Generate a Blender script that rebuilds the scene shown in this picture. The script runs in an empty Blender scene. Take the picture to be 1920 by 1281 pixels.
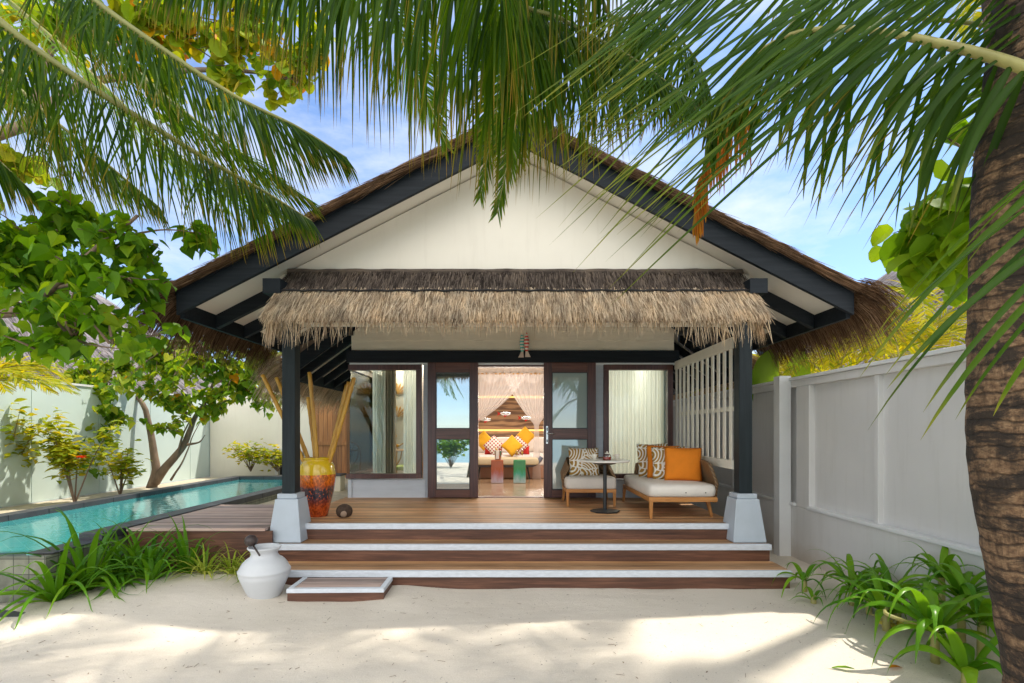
import bpy, math, random
from mathutils import Vector, Matrix, Euler, noise
V = Vector
rnd = random.Random(7)
sc = bpy.context.scene
COL = sc.collection
ZC, ZD, F0, CX, CY = 1.695, 0.57, 970.0, 966.0, 807.0
def P(px, py, Y): return V(((px-CX)*Y/F0, Y, ZC-(py-CY)*Y/F0))
def U(a, b): return rnd.uniform(a, b)

# ------------------------------------------------------------------ mesh builder
class MB:
    def __init__(s): s.v = []; s.f = []; s.m = []; s.t = []
    def vert(s, p, t=0.0): s.v.append((p[0], p[1], p[2])); s.t.append(t); return len(s.v)-1
    def face(s, idx, m=0): s.f.append(tuple(idx)); s.m.append(m)
    def poly(s, pts, m=0): s.face([s.vert(p) for p in pts], m)
    def box(s, x0, x1, y0, y1, z0, z1, m=0, M=None):
        c = [V((x, y, z)) for z in (z0, z1) for y in (y0, y1) for x in (x0, x1)]
        if M is not None: c = [M @ q for q in c]
        i = [s.vert(q) for q in c]
        for q in ((0,2,3,1),(4,5,7,6),(0,1,5,4),(2,6,7,3),(0,4,6,2),(1,3,7,5)): s.face([i[k] for k in q], m)
    def frustum(s, cx, cy, z0, z1, a0, b0, a1, b1, m=0):
        c = [V((cx+sx*a, cy+sy*b, z)) for z, a, b in ((z0, a0, b0), (z1, a1, b1)) for sy in (-1, 1) for sx in (-1, 1)]
        i = [s.vert(q) for q in c]
        for q in ((0,2,3,1),(4,5,7,6),(0,1,5,4),(2,6,7,3),(0,4,6,2),(1,3,7,5)): s.face([i[k] for k in q], m)
    def bar(s, a, b, w, h, m=0, up=V((0,0,1)), w2=None, h2=None):
        a = V(a); b = V(b); d = (b-a).normalized(); x = d.cross(up)
        if x.length < 1e-4: x = V((1,0,0))
        x.normalize(); z = x.cross(d); w2 = w if w2 is None else w2; h2 = h if h2 is None else h2
        i = []
        for p, ww, hh in ((a, w, h), (b, w2, h2)):
            for sx, sz in ((-1,-1),(1,-1),(1,1),(-1,1)): i.append(s.vert(p+x*sx*ww/2+z*sz*hh/2))
        for q in ((0,1,2,3),(7,6,5,4),(0,4,5,1),(1,5,6,2),(2,6,7,3),(3,7,4,0)): s.face([i[k] for k in q], m)
    def tube(s, pts, rad, n=8, m=0, cap=True):
        pts = [V(p) for p in pts]
        if not isinstance(rad, (list, tuple)): rad = [rad]*len(pts)
        prev = None; rings = []
        for k, p in enumerate(pts):
            d = (pts[min(k+1, len(pts)-1)]-pts[max(k-1, 0)]).normalized()
            if prev is None:
                x = d.cross(V((0,0,1)))
                if x.length < 1e-3: x = V((1,0,0))
            else: x = prev - d*prev.dot(d)
            x.normalize(); prev = x; y = d.cross(x)
            rings.append([s.vert(p+(x*math.cos(2*math.pi*j/n)+y*math.sin(2*math.pi*j/n))*rad[k]) for j in range(n)])
        for a, b in zip(rings, rings[1:]):
            for j in range(n): s.face((a[j], a[(j+1)%n], b[(j+1)%n], b[j]), m)
        if cap: s.face(rings[0][::-1], m); s.face(rings[-1], m)
    def lathe(s, prof, n=32, c=(0,0,0), m=0, M=None):
        rings = []
        for r, z in prof:
            ring = []
            for j in range(n):
                q = V((r*math.cos(2*math.pi*j/n), r*math.sin(2*math.pi*j/n), z))
                if M is not None: q = M @ q
                ring.append(s.vert(q+V(c)))
            rings.append(ring)
        for a, b in zip(rings, rings[1:]):
            for j in range(n): s.face((a[j], a[(j+1)%n], b[(j+1)%n], b[j]), m)
        if prof[0][0] > 1e-5: s.face(rings[0][::-1], m)
        if prof[-1][0] > 1e-5: s.face(rings[-1], m)
    def prism(s, pts, d, m=0):
        d = V(d); a = [s.vert(p) for p in pts]; b = [s.vert(V(p)+d) for p in pts]; n = len(pts)
        s.face(a[::-1], m); s.face(b, m)
        for j in range(n): s.face((a[j], a[(j+1)%n], b[(j+1)%n], b[j]), m)
    def grid(s, fn, nu, nv, m=0):
        g = [[s.vert(fn(i/nu, j/nv)) for i in range(nu+1)] for j in range(nv+1)]
        for j in range(nv):
            for i in range(nu): s.face((g[j][i], g[j][i+1], g[j+1][i+1], g[j+1][i]), m)
    def ell(s, c, r, n=12, k=8, m=0, M=None):
        s.lathe([(max(1e-6, math.sin(math.pi*i/k)), -math.cos(math.pi*i/k)) for i in range(k+1)], n, c, m,
                (M if M is not None else Matrix.Identity(3)) @ Matrix.Diagonal(V(r)))
    def ribbon(s, pts, wid, side, m=0, t0=0.0):
        a = b = None
        for k, p in enumerate(pts):
            t = k/(len(pts)-1); x = side*wid[k]/2
            c = s.vert(p-x, t); d = s.vert(p+x, t)
            if a is not None: s.face((a, b, d, c), m)
            a, b = c, d
    def build(s, name, mat, parent=None, smooth=False, bevel=0, kind=None):
        me = bpy.data.meshes.new(name)
        off = OFF.get(parent.name, V((0,0,0))) if parent else V((0,0,0))
        vs = [(a-off[0], b-off[1], c-off[2]) for a, b, c in s.v] if off.length else s.v
        me.from_pydata(vs, [], s.f)
        mats = mat if isinstance(mat, (list, tuple)) else [mat]
        for q in mats: me.materials.append(q)
        if len(mats) > 1: me.polygons.foreach_set('material_index', s.m)
        if any(s.t):
            at = me.attributes.new('tip', 'FLOAT', 'POINT'); at.data.foreach_set('value', s.t)
        if smooth: me.polygons.foreach_set('use_smooth', [True]*len(s.f))
        me.update()
        o = bpy.data.objects.new(name, me); COL.objects.link(o)
        if parent: o.parent = parent; OFF[o.name] = off
        if bevel:
            b = o.modifiers.new('bevel', 'BEVEL'); b.width = bevel; b.segments = 2; b.limit_method = 'ANGLE'
        if kind: o['kind'] = kind
        return o
OFF = {}
def tag(o, label, cat, group=None):
    o['label'] = label; o['category'] = cat
    if group: o['group'] = group
    return o
def thing(name, label, cat, loc=(0,0,0), rz=0, group=None, local=False):
    o = bpy.data.objects.new(name, None); COL.objects.link(o); o.empty_display_size = .1
    o.location = loc; o.rotation_euler = (0, 0, rz)
    if not local: OFF[o.name] = V(loc)
    return tag(o, label, cat, group)
def struct(mb, name, mat, **k): return mb.build(name, mat, kind='structure', **k)
def copytree(root, loc, rz, label):
    r = root.copy(); COL.objects.link(r); r.location = loc; r.rotation_euler = (0, 0, rz); r['label'] = label
    for ch in root.children:
        c = ch.copy(); COL.objects.link(c); c.parent = r
        for g in ch.children: d = g.copy(); COL.objects.link(d); d.parent = c
    return r
def spline(pts, n):
    pts = [V(p) for p in pts]; q = [pts[0]*2-pts[1]]+pts+[pts[-1]*2-pts[-2]]; out = []; m = len(pts)-1
    for k in range(n+1):
        u = k/n*m; i = min(int(u), m-1); t = u-i; a, b, c, d = q[i:i+4]
        out.append(((b*2)+(c-a)*t+(a*2-b*5+c*4-d)*t*t+(b*3-a-c*3+d)*t*t*t)*.5)
    return out

# ------------------------------------------------------------------ materials
class NT:
    def __init__(s, name):
        s.mat = bpy.data.materials.new(name); s.mat.use_nodes = True; s.t = s.mat.node_tree; s.t.nodes.clear()
        s.out = s.t.nodes.new('ShaderNodeOutputMaterial')
    def n(s, typ, ins=None, **props):
        k = s.t.nodes.new('ShaderNode'+typ)
        for a, b in props.items(): setattr(k, a, b)
        for a, b in (ins or {}).items(): s.set(k.inputs[a], b)
        return k
    def set(s, sock, b):
        if isinstance(b, bpy.types.NodeSocket): s.t.links.new(b, sock)
        elif isinstance(b, bpy.types.Node): s.t.links.new(b.outputs[0], sock)
        else:
            if sock.type == 'RGBA' and len(b) == 3: b = (*b, 1)
            sock.default_value = b
    def pos(s, scale=(1,1,1), rot=(0,0,0), local=False):
        src = s.n('TexCoord').outputs['Object'] if local else s.n('NewGeometry').outputs['Position']
        return s.n('Mapping', {0: src, 'Scale': scale, 'Rotation': rot}).outputs[0]
    def noise(s, vec, scale, detail=4, rough=.55, dist=0): return s.n('TexNoise', {'Vector': vec, 'Scale': scale, 'Detail': detail, 'Roughness': rough, 'Distortion': dist}).outputs[0]
    def ramp(s, fac, stops, interp='LINEAR'):
        r = s.n('ValToRGB', {0: fac}); r.color_ramp.interpolation = interp; e = r.color_ramp.elements
        while len(e) < len(stops): e.new(.5)
        for k, (p, c) in enumerate(stops): e[k].position = p; e[k].color = (*c, 1) if len(c) == 3 else c
        return r.outputs[0]
    def mix(s, fac, a, b, mode='MIX'): 
        k = s.n('MixRGB', {0: fac, 1: a, 2: b}); k.blend_type = mode; return k.outputs[0]
    def math(s, op, a, b=0.0, c=0.0):
        k = s.n('Math', {0: a, 1: b, 2: c}); k.operation = op; return k.outputs[0]
    def sep(s, vec): return s.n('SeparateXYZ', {0: vec}).outputs
    def bump(s, h, strength=.3, dist=.01, normal=None):
        i = {'Height': h, 'Strength': strength, 'Distance': dist}
        if normal is not None: i['Normal'] = normal
        return s.n('Bump', i).outputs[0]
    def pbr(s, color, rough=.6, normal=None, **k):
        i = {'Base Color': color, 'Roughness': rough}
        if normal is not None: i['Normal'] = normal
        for a, b in k.items(): i[a.replace('_', ' ')] = b
        return s.n('BsdfPrincipled', i).outputs[0]
    def done(s, sh): s.t.links.new(sh, s.out.inputs[0]); return s.mat
def mulc(c, k): return tuple(min(1, x*k) for x in c)

def basic(name, col, rough=.6, var=.12, scale=6, bump=.08, bscale=60, stretch=(1,1,1), local=False, **k):
    t = NT(name); p = t.pos(stretch, local=local); f = t.noise(p, scale)
    c = t.ramp(f, [(.3, mulc(col, 1-var)), (.7, mulc(col, 1+var))])
    nb = t.bump(t.noise(p, bscale, 3), bump, .004) if bump else None
    return t.done(t.pbr(c, rough, nb, **k))
def grained(name, cols, axis='X', board=None, rough=.55, wear=.3, bdir='Y', bump=.25, local=False, coat=0.0, spec=.5):
    # timber: grain along axis; board width along bdir gives each board its own tone
    t = NT(name); st = {'X': (.8, 14, 14), 'Y': (14, .8, 14), 'Z': (14, 14, .8)}[axis]
    g = t.noise(t.pos(st, local=local), 2.2, 8, .62, .4); big = t.noise(t.pos(local=local), 1.3, 3)
    c = t.ramp(g, [(.28, cols[0]), (.5, cols[1]), (.72, cols[2])])
    if board:
        x = t.sep(t.pos(local=local))['XYZ'.index(bdir)]
        w = t.n('TexWhiteNoise', {'W': t.math('FLOOR', t.math('DIVIDE', x, board))}, noise_dimensions='1D').outputs[0]
        c = t.mix(1, c, t.ramp(w, [(0, (.45,.43,.42)), (.5, (.95,.93,.92)), (1, (1.35,1.28,1.2))]), 'MULTIPLY')
    c = t.mix(t.math('MULTIPLY', t.ramp(big, [(.45, (0,0,0)), (.75, (1,1,1))]), wear), c, mulc(cols[2], 1.25))
    return t.done(t.pbr(c, rough, t.bump(g, bump, .004), Coat_Weight=coat, Coat_Roughness=.25, Specular_IOR_Level=spec))
def thatch(name, cols, rough=.85):
    t = NT(name); r = t.n('NewGeometry').outputs['Random Per Island']; 
    c = t.ramp(r, [(0, cols[0]), (.45, cols[1]), (1, cols[2])])
    big = t.noise(t.pos((1,.6,.6)), 5.0, 5, .65); c = t.mix(.75, c, t.ramp(big, [(.32, (.45,.45,.48)), (.5, (.95,.95,.95)), (.7, (1.3,1.24,1.12))]), 'MULTIPLY')
    d = t.n('BsdfDiffuse', {0: c, 1: .5}).outputs[0]; l = t.n('BsdfTranslucent', {0: c}).outputs[0]
    return t.done(t.n('MixShader', {0: .22, 1: d, 2: l}).outputs[0])
def leafmat(name, cols, trans, tf=.45, rough=.4, tipcol=None, spec=.4):
    t = NT(name); r = t.n('NewGeometry').outputs['Random Per Island']
    k = len(cols)-1; c = t.ramp(r, [(i/k, q) for i, q in enumerate(cols)])
    tc = t.mix(1, c, trans, 'MULTIPLY')
    if tipcol:
        a = t.n('Attribute', attribute_name='tip').outputs['Fac']; f = t.ramp(a, [(.72, (0,0,0)), (1, (1,1,1))])
        f = t.math('MULTIPLY', f, t.math('ADD', .35, r)); c = t.mix(f, c, tipcol); tc = t.mix(f, tc, tipcol)
    p = t.pbr(c, rough, Specular_IOR_Level=spec*.5); l = t.n('BsdfTranslucent', {0: tc}).outputs[0]
    return t.done(t.n('MixShader', {0: tf, 1: p, 2: l}).outputs[0])
def siding_mat(name, col): return basic(name, col, .55, .06, 3, .05, 40, (1,1,6))
def glassmat(name, fac, tint=(.9,.97,.95), rough=.0, blend=.16):
    t = NT(name); tr = t.n('BsdfTransparent', {0: tint}).outputs[0]; gl = t.n('BsdfGlossy', {0: (1,1,1), 'Roughness': rough}).outputs[0]
    fr = t.n('LayerWeight', {0: blend}).outputs['Fresnel']; f = t.math('MAXIMUM', fr, fac)
    return t.done(t.n('MixShader', {0: f, 1: tr, 2: gl}).outputs[0])
def emis(name, col, s):
    t = NT(name); return t.done(t.n('Emission', {0: col, 1: s}).outputs[0])

M = {}
M['white_wall'] = basic('white_plaster', (.82,.78,.69), .7, .03, 1.5, .04, 30)
t = NT('white_plaster'); sk_ = t.noise(t.pos((7,7,.6)), 1.6, 6, .65); bl = t.noise(t.pos(), .8, 5, .6); c = t.ramp(bl, [(.3, (.76,.72,.635)), (.7, (.83,.79,.70))])
c = t.mix(t.math('MULTIPLY', t.ramp(sk_, [(.54, (0,0,0)), (.78, (1,1,1))]), .22), c, (.60,.55,.46)); M['white_wall'] = t.done(t.pbr(c, .75, t.bump(t.noise(t.pos(), 35, 4), .08, .004)))
M['cream'] = basic('cream_board', (.72,.66,.54), .6, .03, 2, .03, 30)
M['soffit'] = basic('soffit_board', (.74,.70,.62), .6, .04, 2, .03, 30)
M['siding'] = siding_mat('pale_grey_siding', (.56,.61,.68))
M['siding_cream'] = siding_mat('cream_siding', (.74,.68,.55))
M['navy'] = grained('dark_navy_timber', ((.008,.013,.016),(.013,.020,.024),(.020,.030,.034)), 'Z', None, .55, .1, bump=.1, spec=.25)
M['navyx'] = grained('dark_navy_beam', ((.006,.009,.013),(.010,.014,.019),(.016,.021,.027)), 'X', None, .6, .1, bump=.1, spec=.2)
M['plinth'] = basic('pale_blue_grey_paint', (.42,.48,.55), .5, .05, 4, .03, 50)
M['nosing'] = basic('white_nosing_paint', (.60,.65,.72), .5, .10, 14, .06, 80, (1,3,3))
M['deck'] = grained('weathered_deck_timber', ((.25,.125,.052),(.50,.28,.13),(.68,.43,.235)), 'X', .0951, .5, .25, 'Y')
M['deckgrey'] = grained('greyed_deck_timber', ((.20,.13,.11),(.37,.27,.24),(.52,.42,.38)), 'X', .0951, .5, .35, 'Y')
M['riser'] = grained('dark_brown_riser', ((.045,.019,.012),(.10,.042,.025),(.20,.092,.055)), 'X', None, .5, .25)
M['redwood'] = grained('red_brown_hardwood', ((.035,.012,.012),(.075,.026,.023),(.13,.05,.04)), 'Z', None, .38, .15, coat=.3)
M['redwoodx'] = grained('red_brown_rail', ((.05,.017,.012),(.10,.034,.022),(.16,.06,.04)), 'X', None, .38, .15, coat=.3)
M['gatewood'] = grained('orange_brown_door_boards', ((.20,.085,.03),(.34,.15,.055),(.45,.22,.09)), 'Z', .12, .5, .1, 'X')
M['teak'] = grained('honey_teak', ((.30,.12,.03),(.46,.20,.055),(.60,.29,.09)), 'X', None, .42, .1, local=True)
M['teakz'] = grained('honey_teak_leg', ((.30,.12,.03),(.46,.20,.055),(.60,.29,.09)), 'Z', None, .42, .1, local=True)
M['upholstery'] = basic('off_white_upholstery', (.70,.66,.61), .85, .04, 8, .15, 400)
M['orange'] = basic('orange_fabric', (.76,.22,.008), .85, .06, 9, .15, 400)
M['mustard'] = basic('mustard_fabric', (.72,.38,.015), .85, .06, 9, .12, 400)
M['red'] = basic('red_fabric', (.55,.02,.015), .8, .06, 9, .12, 400)
M['linen'] = basic('white_linen', (.80,.76,.74), .85, .04, 6, .15, 200)
M['blackmetal'] = basic('black_metal', (.018,.022,.026), .35, .1, 9, .02, 80)
M['steel'] = basic('brushed_steel', (.62,.62,.62), .25, .06, 30, .03, 90, Metallic=1.0)
M['tabletop'] = basic('white_stone_top', (.78,.77,.73), .3, .05, 8, 0)
M['ceramic'] = basic('cream_ceramic', (.75,.71,.62), .25, .04, 8, 0)
M['tea'] = basic('red_tea', (.32,.02,.01), .08, .05, 8, 0)
M['urn'] = basic('white_painted_clay', (.56,.585,.62), .55, .03, 5, .08, 40)
M['ladle'] = basic('dark_coconut_ladle', (.045,.032,.030), .45, .3, 14, .1, 60)
M['coconut'] = basic('dark_coconut_husk', (.06,.035,.022), .85, .35, 25, .4, 90)
M['coconut_flesh'] = basic('pale_inner_shell', (.30,.21,.15), .7, .15, 20, .1, 60)
M['coping'] = basic('dark_slate_coping', (.055,.058,.070), .45, .25, 5, .08, 60)
M['mint'] = basic('pale_mint_paint', (.60,.71,.68), .55, .05, 1.2, .02, 20)
t = NT('white_painted_wall'); st_ = t.noise(t.pos((5,5,.5)), 2.0, 6, .65); bl = t.noise(t.pos(), .9, 4); z_ = t.sep(t.pos())[2]
c = t.ramp(bl, [(.3, (.63,.625,.62)), (.7, (.71,.70,.69))]); c = t.mix(t.math('MULTIPLY', t.ramp(st_, [(.52, (0,0,0)), (.75, (1,1,1))]), .28), c, (.50,.48,.45))
ds_ = t.math('MULTIPLY', t.ramp(t.math('ADD', z_, t.math('MULTIPLY', t.noise(t.pos((1,1,1)), 4, 5, .7), .35)), [(.22, (1,1,1)), (.45, (0,0,0))]), .45); c = t.mix(ds_, c, (.46,.37,.27)); M['fencewhite'] = t.done(t.pbr(c, .65, t.bump(t.noise(t.pos(), 45, 4), .10, .004)))
M['trimwhite'] = basic('white_painted_trim', (.74,.75,.76), .55, .04, 3, .03, 30)
M['slat'] = basic('cream_slat_paint', (.72,.69,.60), .55, .04, 5, .03, 30)
M['thatch'] = thatch('straw_thatch', ((.27,.19,.12),(.60,.46,.32),(.86,.71,.52)))
M['thatch_dark'] = thatch('weathered_grey_thatch', ((.05,.04,.036),(.125,.10,.085),(.25,.20,.165)))
M['thatch_brown'] = thatch('brown_thatch', ((.07,.040,.024),(.16,.095,.055),(.30,.19,.115)))
M['thatch_grey'] = thatch('silvery_thatch', ((.13,.115,.12),(.26,.235,.24),(.42,.38,.37)))
M['thatch_body'] = basic('thatch_underlayer', (.11,.075,.05), .9, .4, 20, .8, 60, (1,1,.3))
M['thatch_bodyd'] = basic('dark_thatch_underlayer', (.05,.04,.034), .9, .4, 20, .8, 60)
M['thatch_bodyg'] = basic('grey_thatch_underlayer', (.22,.20,.205), .9, .4, 20, .8, 60)
M['black'] = basic('black_netting', (.016,.015,.016), .8, .3, 20, .2, 80)
M['bark'] = basic('grey_brown_bark', (.21,.145,.10), .85, .35, 9, .7, 40, (1,1,.35))
M['leaf_dark'] = leafmat('broad_green_leaf', ((.04,.115,.008),(.08,.20,.010),(.13,.27,.014),(.21,.32,.018)), (2.2,1.8,.4), .56, .42)
M['leaf_fence'] = leafmat('mid_green_leaf', ((.07,.17,.012),(.14,.27,.018),(.23,.34,.025),(.36,.38,.03)), (1.8,1.5,.4), .52, .42)
M['leaf_lit'] = leafmat('yellow_green_leaf', ((.10,.22,.012),(.20,.32,.02),(.30,.38,.02),(.42,.36,.02)), (1.7,1.4,.4), .55, .45)
M['leaf_shrub'] = leafmat('golden_shrub_leaf', ((.16,.26,.02),(.34,.39,.02),(.54,.47,.03)), (1.6,1.3,.4), .45, .45)
M['leaf_yellow'] = leafmat('orange_yellow_leaf', ((.55,.20,.01),(.62,.38,.01)), (1.4,1.2,.4), .45, .5)
M['palm'] = leafmat('coconut_leaflet', ((.020,.062,.005),(.042,.110,.006),(.08,.16,.008)), (2.4,1.8,.26), .62, .45, (.42,.26,.03), .35)
M['palm_lit'] = leafmat('bright_coconut_leaflet', ((.06,.15,.012),(.10,.20,.014),(.15,.25,.016)), (1.9,1.6,.4), .5, .35, (.5,.32,.03))
M['palm_near'] = leafmat('dark_glossy_leaflet', ((.026,.075,.010),(.045,.11,.012),(.08,.16,.013)), (2.2,1.8,.3), .55, .42, (.30,.30,.03), .5)
M['palm_gold'] = leafmat('golden_palm_leaflet', ((.17,.26,.012),(.36,.39,.015),(.54,.48,.02)), (1.6,1.35,.32), .5, .4, (.35,.2,.03))
M['palm_dead'] = leafmat('dead_orange_leaflet', ((.36,.11,.012),(.50,.20,.02),(.30,.22,.03)), (1.5,1.2,.5), .45, .6)
M['rachis'] = basic('palm_rib', (.20,.20,.045), .45, .2, 8, .1, 40)
M['rachis_pale'] = basic('pale_palm_rib', (.36,.33,.11), .45, .2, 8, .1, 40)
M['lily'] = leafmat('lily_strap_leaf', ((.05,.16,.010),(.09,.25,.012),(.16,.32,.018)), (1.9,1.5,.4), .35, .3)
M['lily_r'] = leafmat('crinum_strap_leaf', ((.06,.20,.012),(.13,.31,.018),(.25,.40,.02)), (1.6,1.4,.4), .38, .28)
M['varieg'] = leafmat('striped_grassy_leaf', ((.12,.24,.02),(.28,.37,.03),(.50,.48,.12)), (1.4,1.3,.5), .35, .4)
M['flower_red'] = leafmat('red_flower', ((.65,.03,.01),(.75,.08,.01)), (1.2,1,1), .4, .5)
M['bulb'] = basic('yellow_flower_bulb', (.60,.48,.06), .5, .2, 20, .1, 50)
M['seagrape'] = leafmat('round_lime_leaf', ((.12,.26,.012),(.20,.36,.016),(.28,.42,.02)), (1.5,1.35,.4), .5, .4)
M['banana'] = leafmat('banana_leaf', ((.14,.28,.015),(.22,.36,.02)), (1.6,1.4,.35), .55, .4)
M['sheer'] = None
M['glass_win'] = glassmat('window_glass', .02, (.90,.97,.95))
M['glass_door'] = glassmat('reflective_door_glass', .40, (.80,.93,.92)); M['glass_door_r'] = glassmat('pale_door_glass', .26, (.84,.95,.94))
t = NT('brightened_door_glass'); tr = t.n('BsdfTransparent', {0: (.84,.95,.93)}).outputs[0]; gl = t.n('BsdfGlossy', {0: (1,1,1), 'Roughness': .02}).outputs[0]; df = t.n('BsdfDiffuse', {0: (.62,.76,.74)}).outputs[0]  # pale diffuse mix paints in the light on the siding behind the pane
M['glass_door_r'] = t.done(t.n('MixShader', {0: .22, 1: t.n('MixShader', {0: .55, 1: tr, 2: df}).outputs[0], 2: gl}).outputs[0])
M['glass_pot'] = glassmat('clear_glass', .08, (.97,.98,.98))
t = NT('sheer_curtain'); c = (.85,.86,.83); p = t.n('BsdfDiffuse', {0: c}).outputs[0]; l = t.n('BsdfTranslucent', {0: c}).outputs[0]
a = t.n('MixShader', {0: .45, 1: p, 2: l}).outputs[0]; M['sheer'] = t.done(t.n('MixShader', {0: .16, 1: a, 2: t.n('BsdfTransparent').outputs[0]}).outputs[0])
M['drape'] = basic('taupe_curtain', (.36,.29,.22), .85, .06, 6, .1, 100)
t = NT('mosquito_netting'); c = (.86,.81,.79); p = t.n('BsdfDiffuse', {0: c}).outputs[0]; l = t.n('BsdfTranslucent', {0: c}).outputs[0]
a = t.n('MixShader', {0: .5, 1: p, 2: l}).outputs[0]; M['net'] = t.done(t.n('MixShader', {0: .48, 1: a, 2: t.n('BsdfTransparent').outputs[0]}).outputs[0])
# sand
t = NT('coral_sand'); p = t.pos(); n1 = t.noise(p, 1.1, 5); n2 = t.noise(p, 120, 4, .7); n3 = t.noise(t.pos((1,2.4,1)), 7, 6, .65)
c = t.ramp(n1, [(.3, (.60,.54,.455)), (.7, (.70,.64,.55))]); c = t.mix(.35, c, t.ramp(n2, [(.3, (.50,.44,.37)), (.7, (.84,.78,.69))]))
vo = t.n('TexVoronoi', {'Vector': p, 'Scale': 26.0, 'Randomness': 1.0}); ds = vo.outputs['Distance']; vc = t.sep(vo.outputs['Color'])[0]
sp = t.math('MULTIPLY', t.math('LESS_THAN', ds, t.math('MULTIPLY', vc, .17)), t.math('GREATER_THAN', t.sep(vo.outputs['Color'])[1], .45))
c = t.mix(t.math('MULTIPLY', sp, .75), c, (.13,.10,.085))
h = t.math('ADD', t.math('MULTIPLY', n2, .25), t.math('ADD', t.math('MULTIPLY', n3, .25), t.math('MULTIPLY', t.noise(t.pos((1,1.6,1)), 2.2, 3), .8))); M['sand'] = t.done(t.pbr(c, .9, t.bump(h, .6, .04)))
M['soil'] = basic('pale_sandy_bed', (.50,.44,.33), .9, .2, 8, .4, 50)
M['far'] = basic('far_ground', (.30,.30,.18), .9, .3, .5, .2, 3)
# tiles and pool
t = NT('grey_green_stone_tile'); p = t.n('NewGeometry').outputs['Position']; q = t.sep(p); v = t.n('CombineXYZ', {0: t.math('ADD', q[0], q[1]), 1: q[2]}).outputs[0]
b = t.n('TexBrick', {'Vector': v, 'Scale': 1.0, 'Mortar Size': .004, 'Brick Width': .15, 'Row Height': .15, 'Color1': (.20,.21,.175,1), 'Color2': (.34,.34,.28,1), 'Mortar': (.06,.065,.055,1), 'Bias': -.1}); b.offset = 0
c = t.mix(.5, b.outputs[0], t.ramp(t.noise(t.pos(), 9), [(.3, (.4,.42,.36)), (.7, (1.3,1.3,1.2))]), 'MULTIPLY'); M['tile'] = t.done(t.pbr(c, .55, t.bump(b.outputs['Fac'], -.4, .004)))
t = NT('turquoise_pool_tile'); p = t.pos(); q = t.sep(p); v = t.n('CombineXYZ', {0: q[0], 1: t.math('ADD', q[1], q[2])}).outputs[0]
b = t.n('TexBrick', {'Vector': v, 'Scale': 1.0, 'Mortar Size': .006, 'Brick Width': .2, 'Row Height': .2, 'Color1': (.22,.60,.62,1), 'Color2': (.30,.70,.70,1), 'Mortar': (.45,.75,.74,1)}); b.offset = 0
M['pooltile'] = t.done(t.pbr(b.outputs[0], .5))
t = NT('pool_water'); w = t.noise(t.pos((1,1,1)), 5, 3, .5, .6); nb = t.bump(w, .16, .04)
tr = t.n('BsdfTransparent', {0: (.62,.95,.97)}).outputs[0]; gl = t.n('BsdfGlossy', {0: (1,1,1), 'Roughness': .015, 'Normal': nb}).outputs[0]
fr = t.n('Fresnel', {'IOR': 1.33, 'Normal': nb}).outputs[0]; M['water'] = t.done(t.n('MixShader', {0: fr, 1: tr, 2: gl}).outputs[0])
t = NT('sea_water'); nb = t.bump(t.noise(t.pos(), 1.0, 5), .3, .2); M['sea'] = t.done(t.pbr((.02,.22,.30), .15, nb))
# glazed jar
t = NT('glazed_jar'); p = t.pos(local=True); z = t.sep(p)[2]; nz = t.noise(t.pos((1,1,.45), local=True), 14, 5, .65, 1.2); nf = t.noise(t.pos((1,1,.6), local=True), 45, 3, .6)
zz = t.math('ADD', z, t.math('MULTIPLY', t.math('SUBTRACT', nz, .5), .14))
c = t.ramp(t.math('DIVIDE', zz, .77), [(0, (.42,.06,.008)), (.16, (.50,.08,.01)), (.26, (.25,.05,.03)), (.34, (.05,.045,.07)), (.47, (.07,.05,.06)), (.54, (.55,.11,.008)), (.72, (.66,.19,.008)), (.74, (.60,.16,.008))])
mott = t.ramp(nf, [(.42, (.5,.42,.4)), (.55, (1.1,1,1)), (.68, (1.35,1.2,.9))]); c = t.mix(.85, c, mott, 'MULTIPLY')
c = t.mix(t.math('MULTIPLY', t.math('GREATER_THAN', nf, .60), t.math('LESS_THAN', z, .38)), c, (.55,.09,.012))
yel = t.math('GREATER_THAN', t.math('ADD', z, t.math('MULTIPLY', t.math('SUBTRACT', nz, .5), .012)), .552); c = t.mix(yel, c, (.66,.44,.012))
M['jar'] = t.done(t.pbr(c, .22, None, Coat_Weight=.7, Coat_Roughness=.05))
t = NT('bamboo'); z = t.noise(t.pos((8,8,.6)), 3, 5); c = t.ramp(z, [(.3, (.38,.18,.02)), (.7, (.62,.35,.045))]); M['bamboo'] = t.done(t.pbr(c, .35))
# rattan weave
t = NT('rattan_weave'); p = t.pos(local=True); w1 = t.n('TexWave', {'Vector': t.pos((1,1,1), local=True), 'Scale': 22.0, 'Distortion': .6}, wave_type='BANDS', bands_direction='Z').outputs[1]
w2 = t.n('TexWave', {'Vector': p, 'Scale': 14.0, 'Distortion': 1.5}, wave_type='BANDS', bands_direction='DIAGONAL').outputs[1]
h = t.math('MULTIPLY', w1, w2); c = t.ramp(h, [(.05, (.10,.055,.025)), (.5, (.30,.18,.085)), (.9, (.42,.27,.13))]); M['rattan'] = t.done(t.pbr(c, .6, t.bump(h, .6, .006)))
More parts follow.
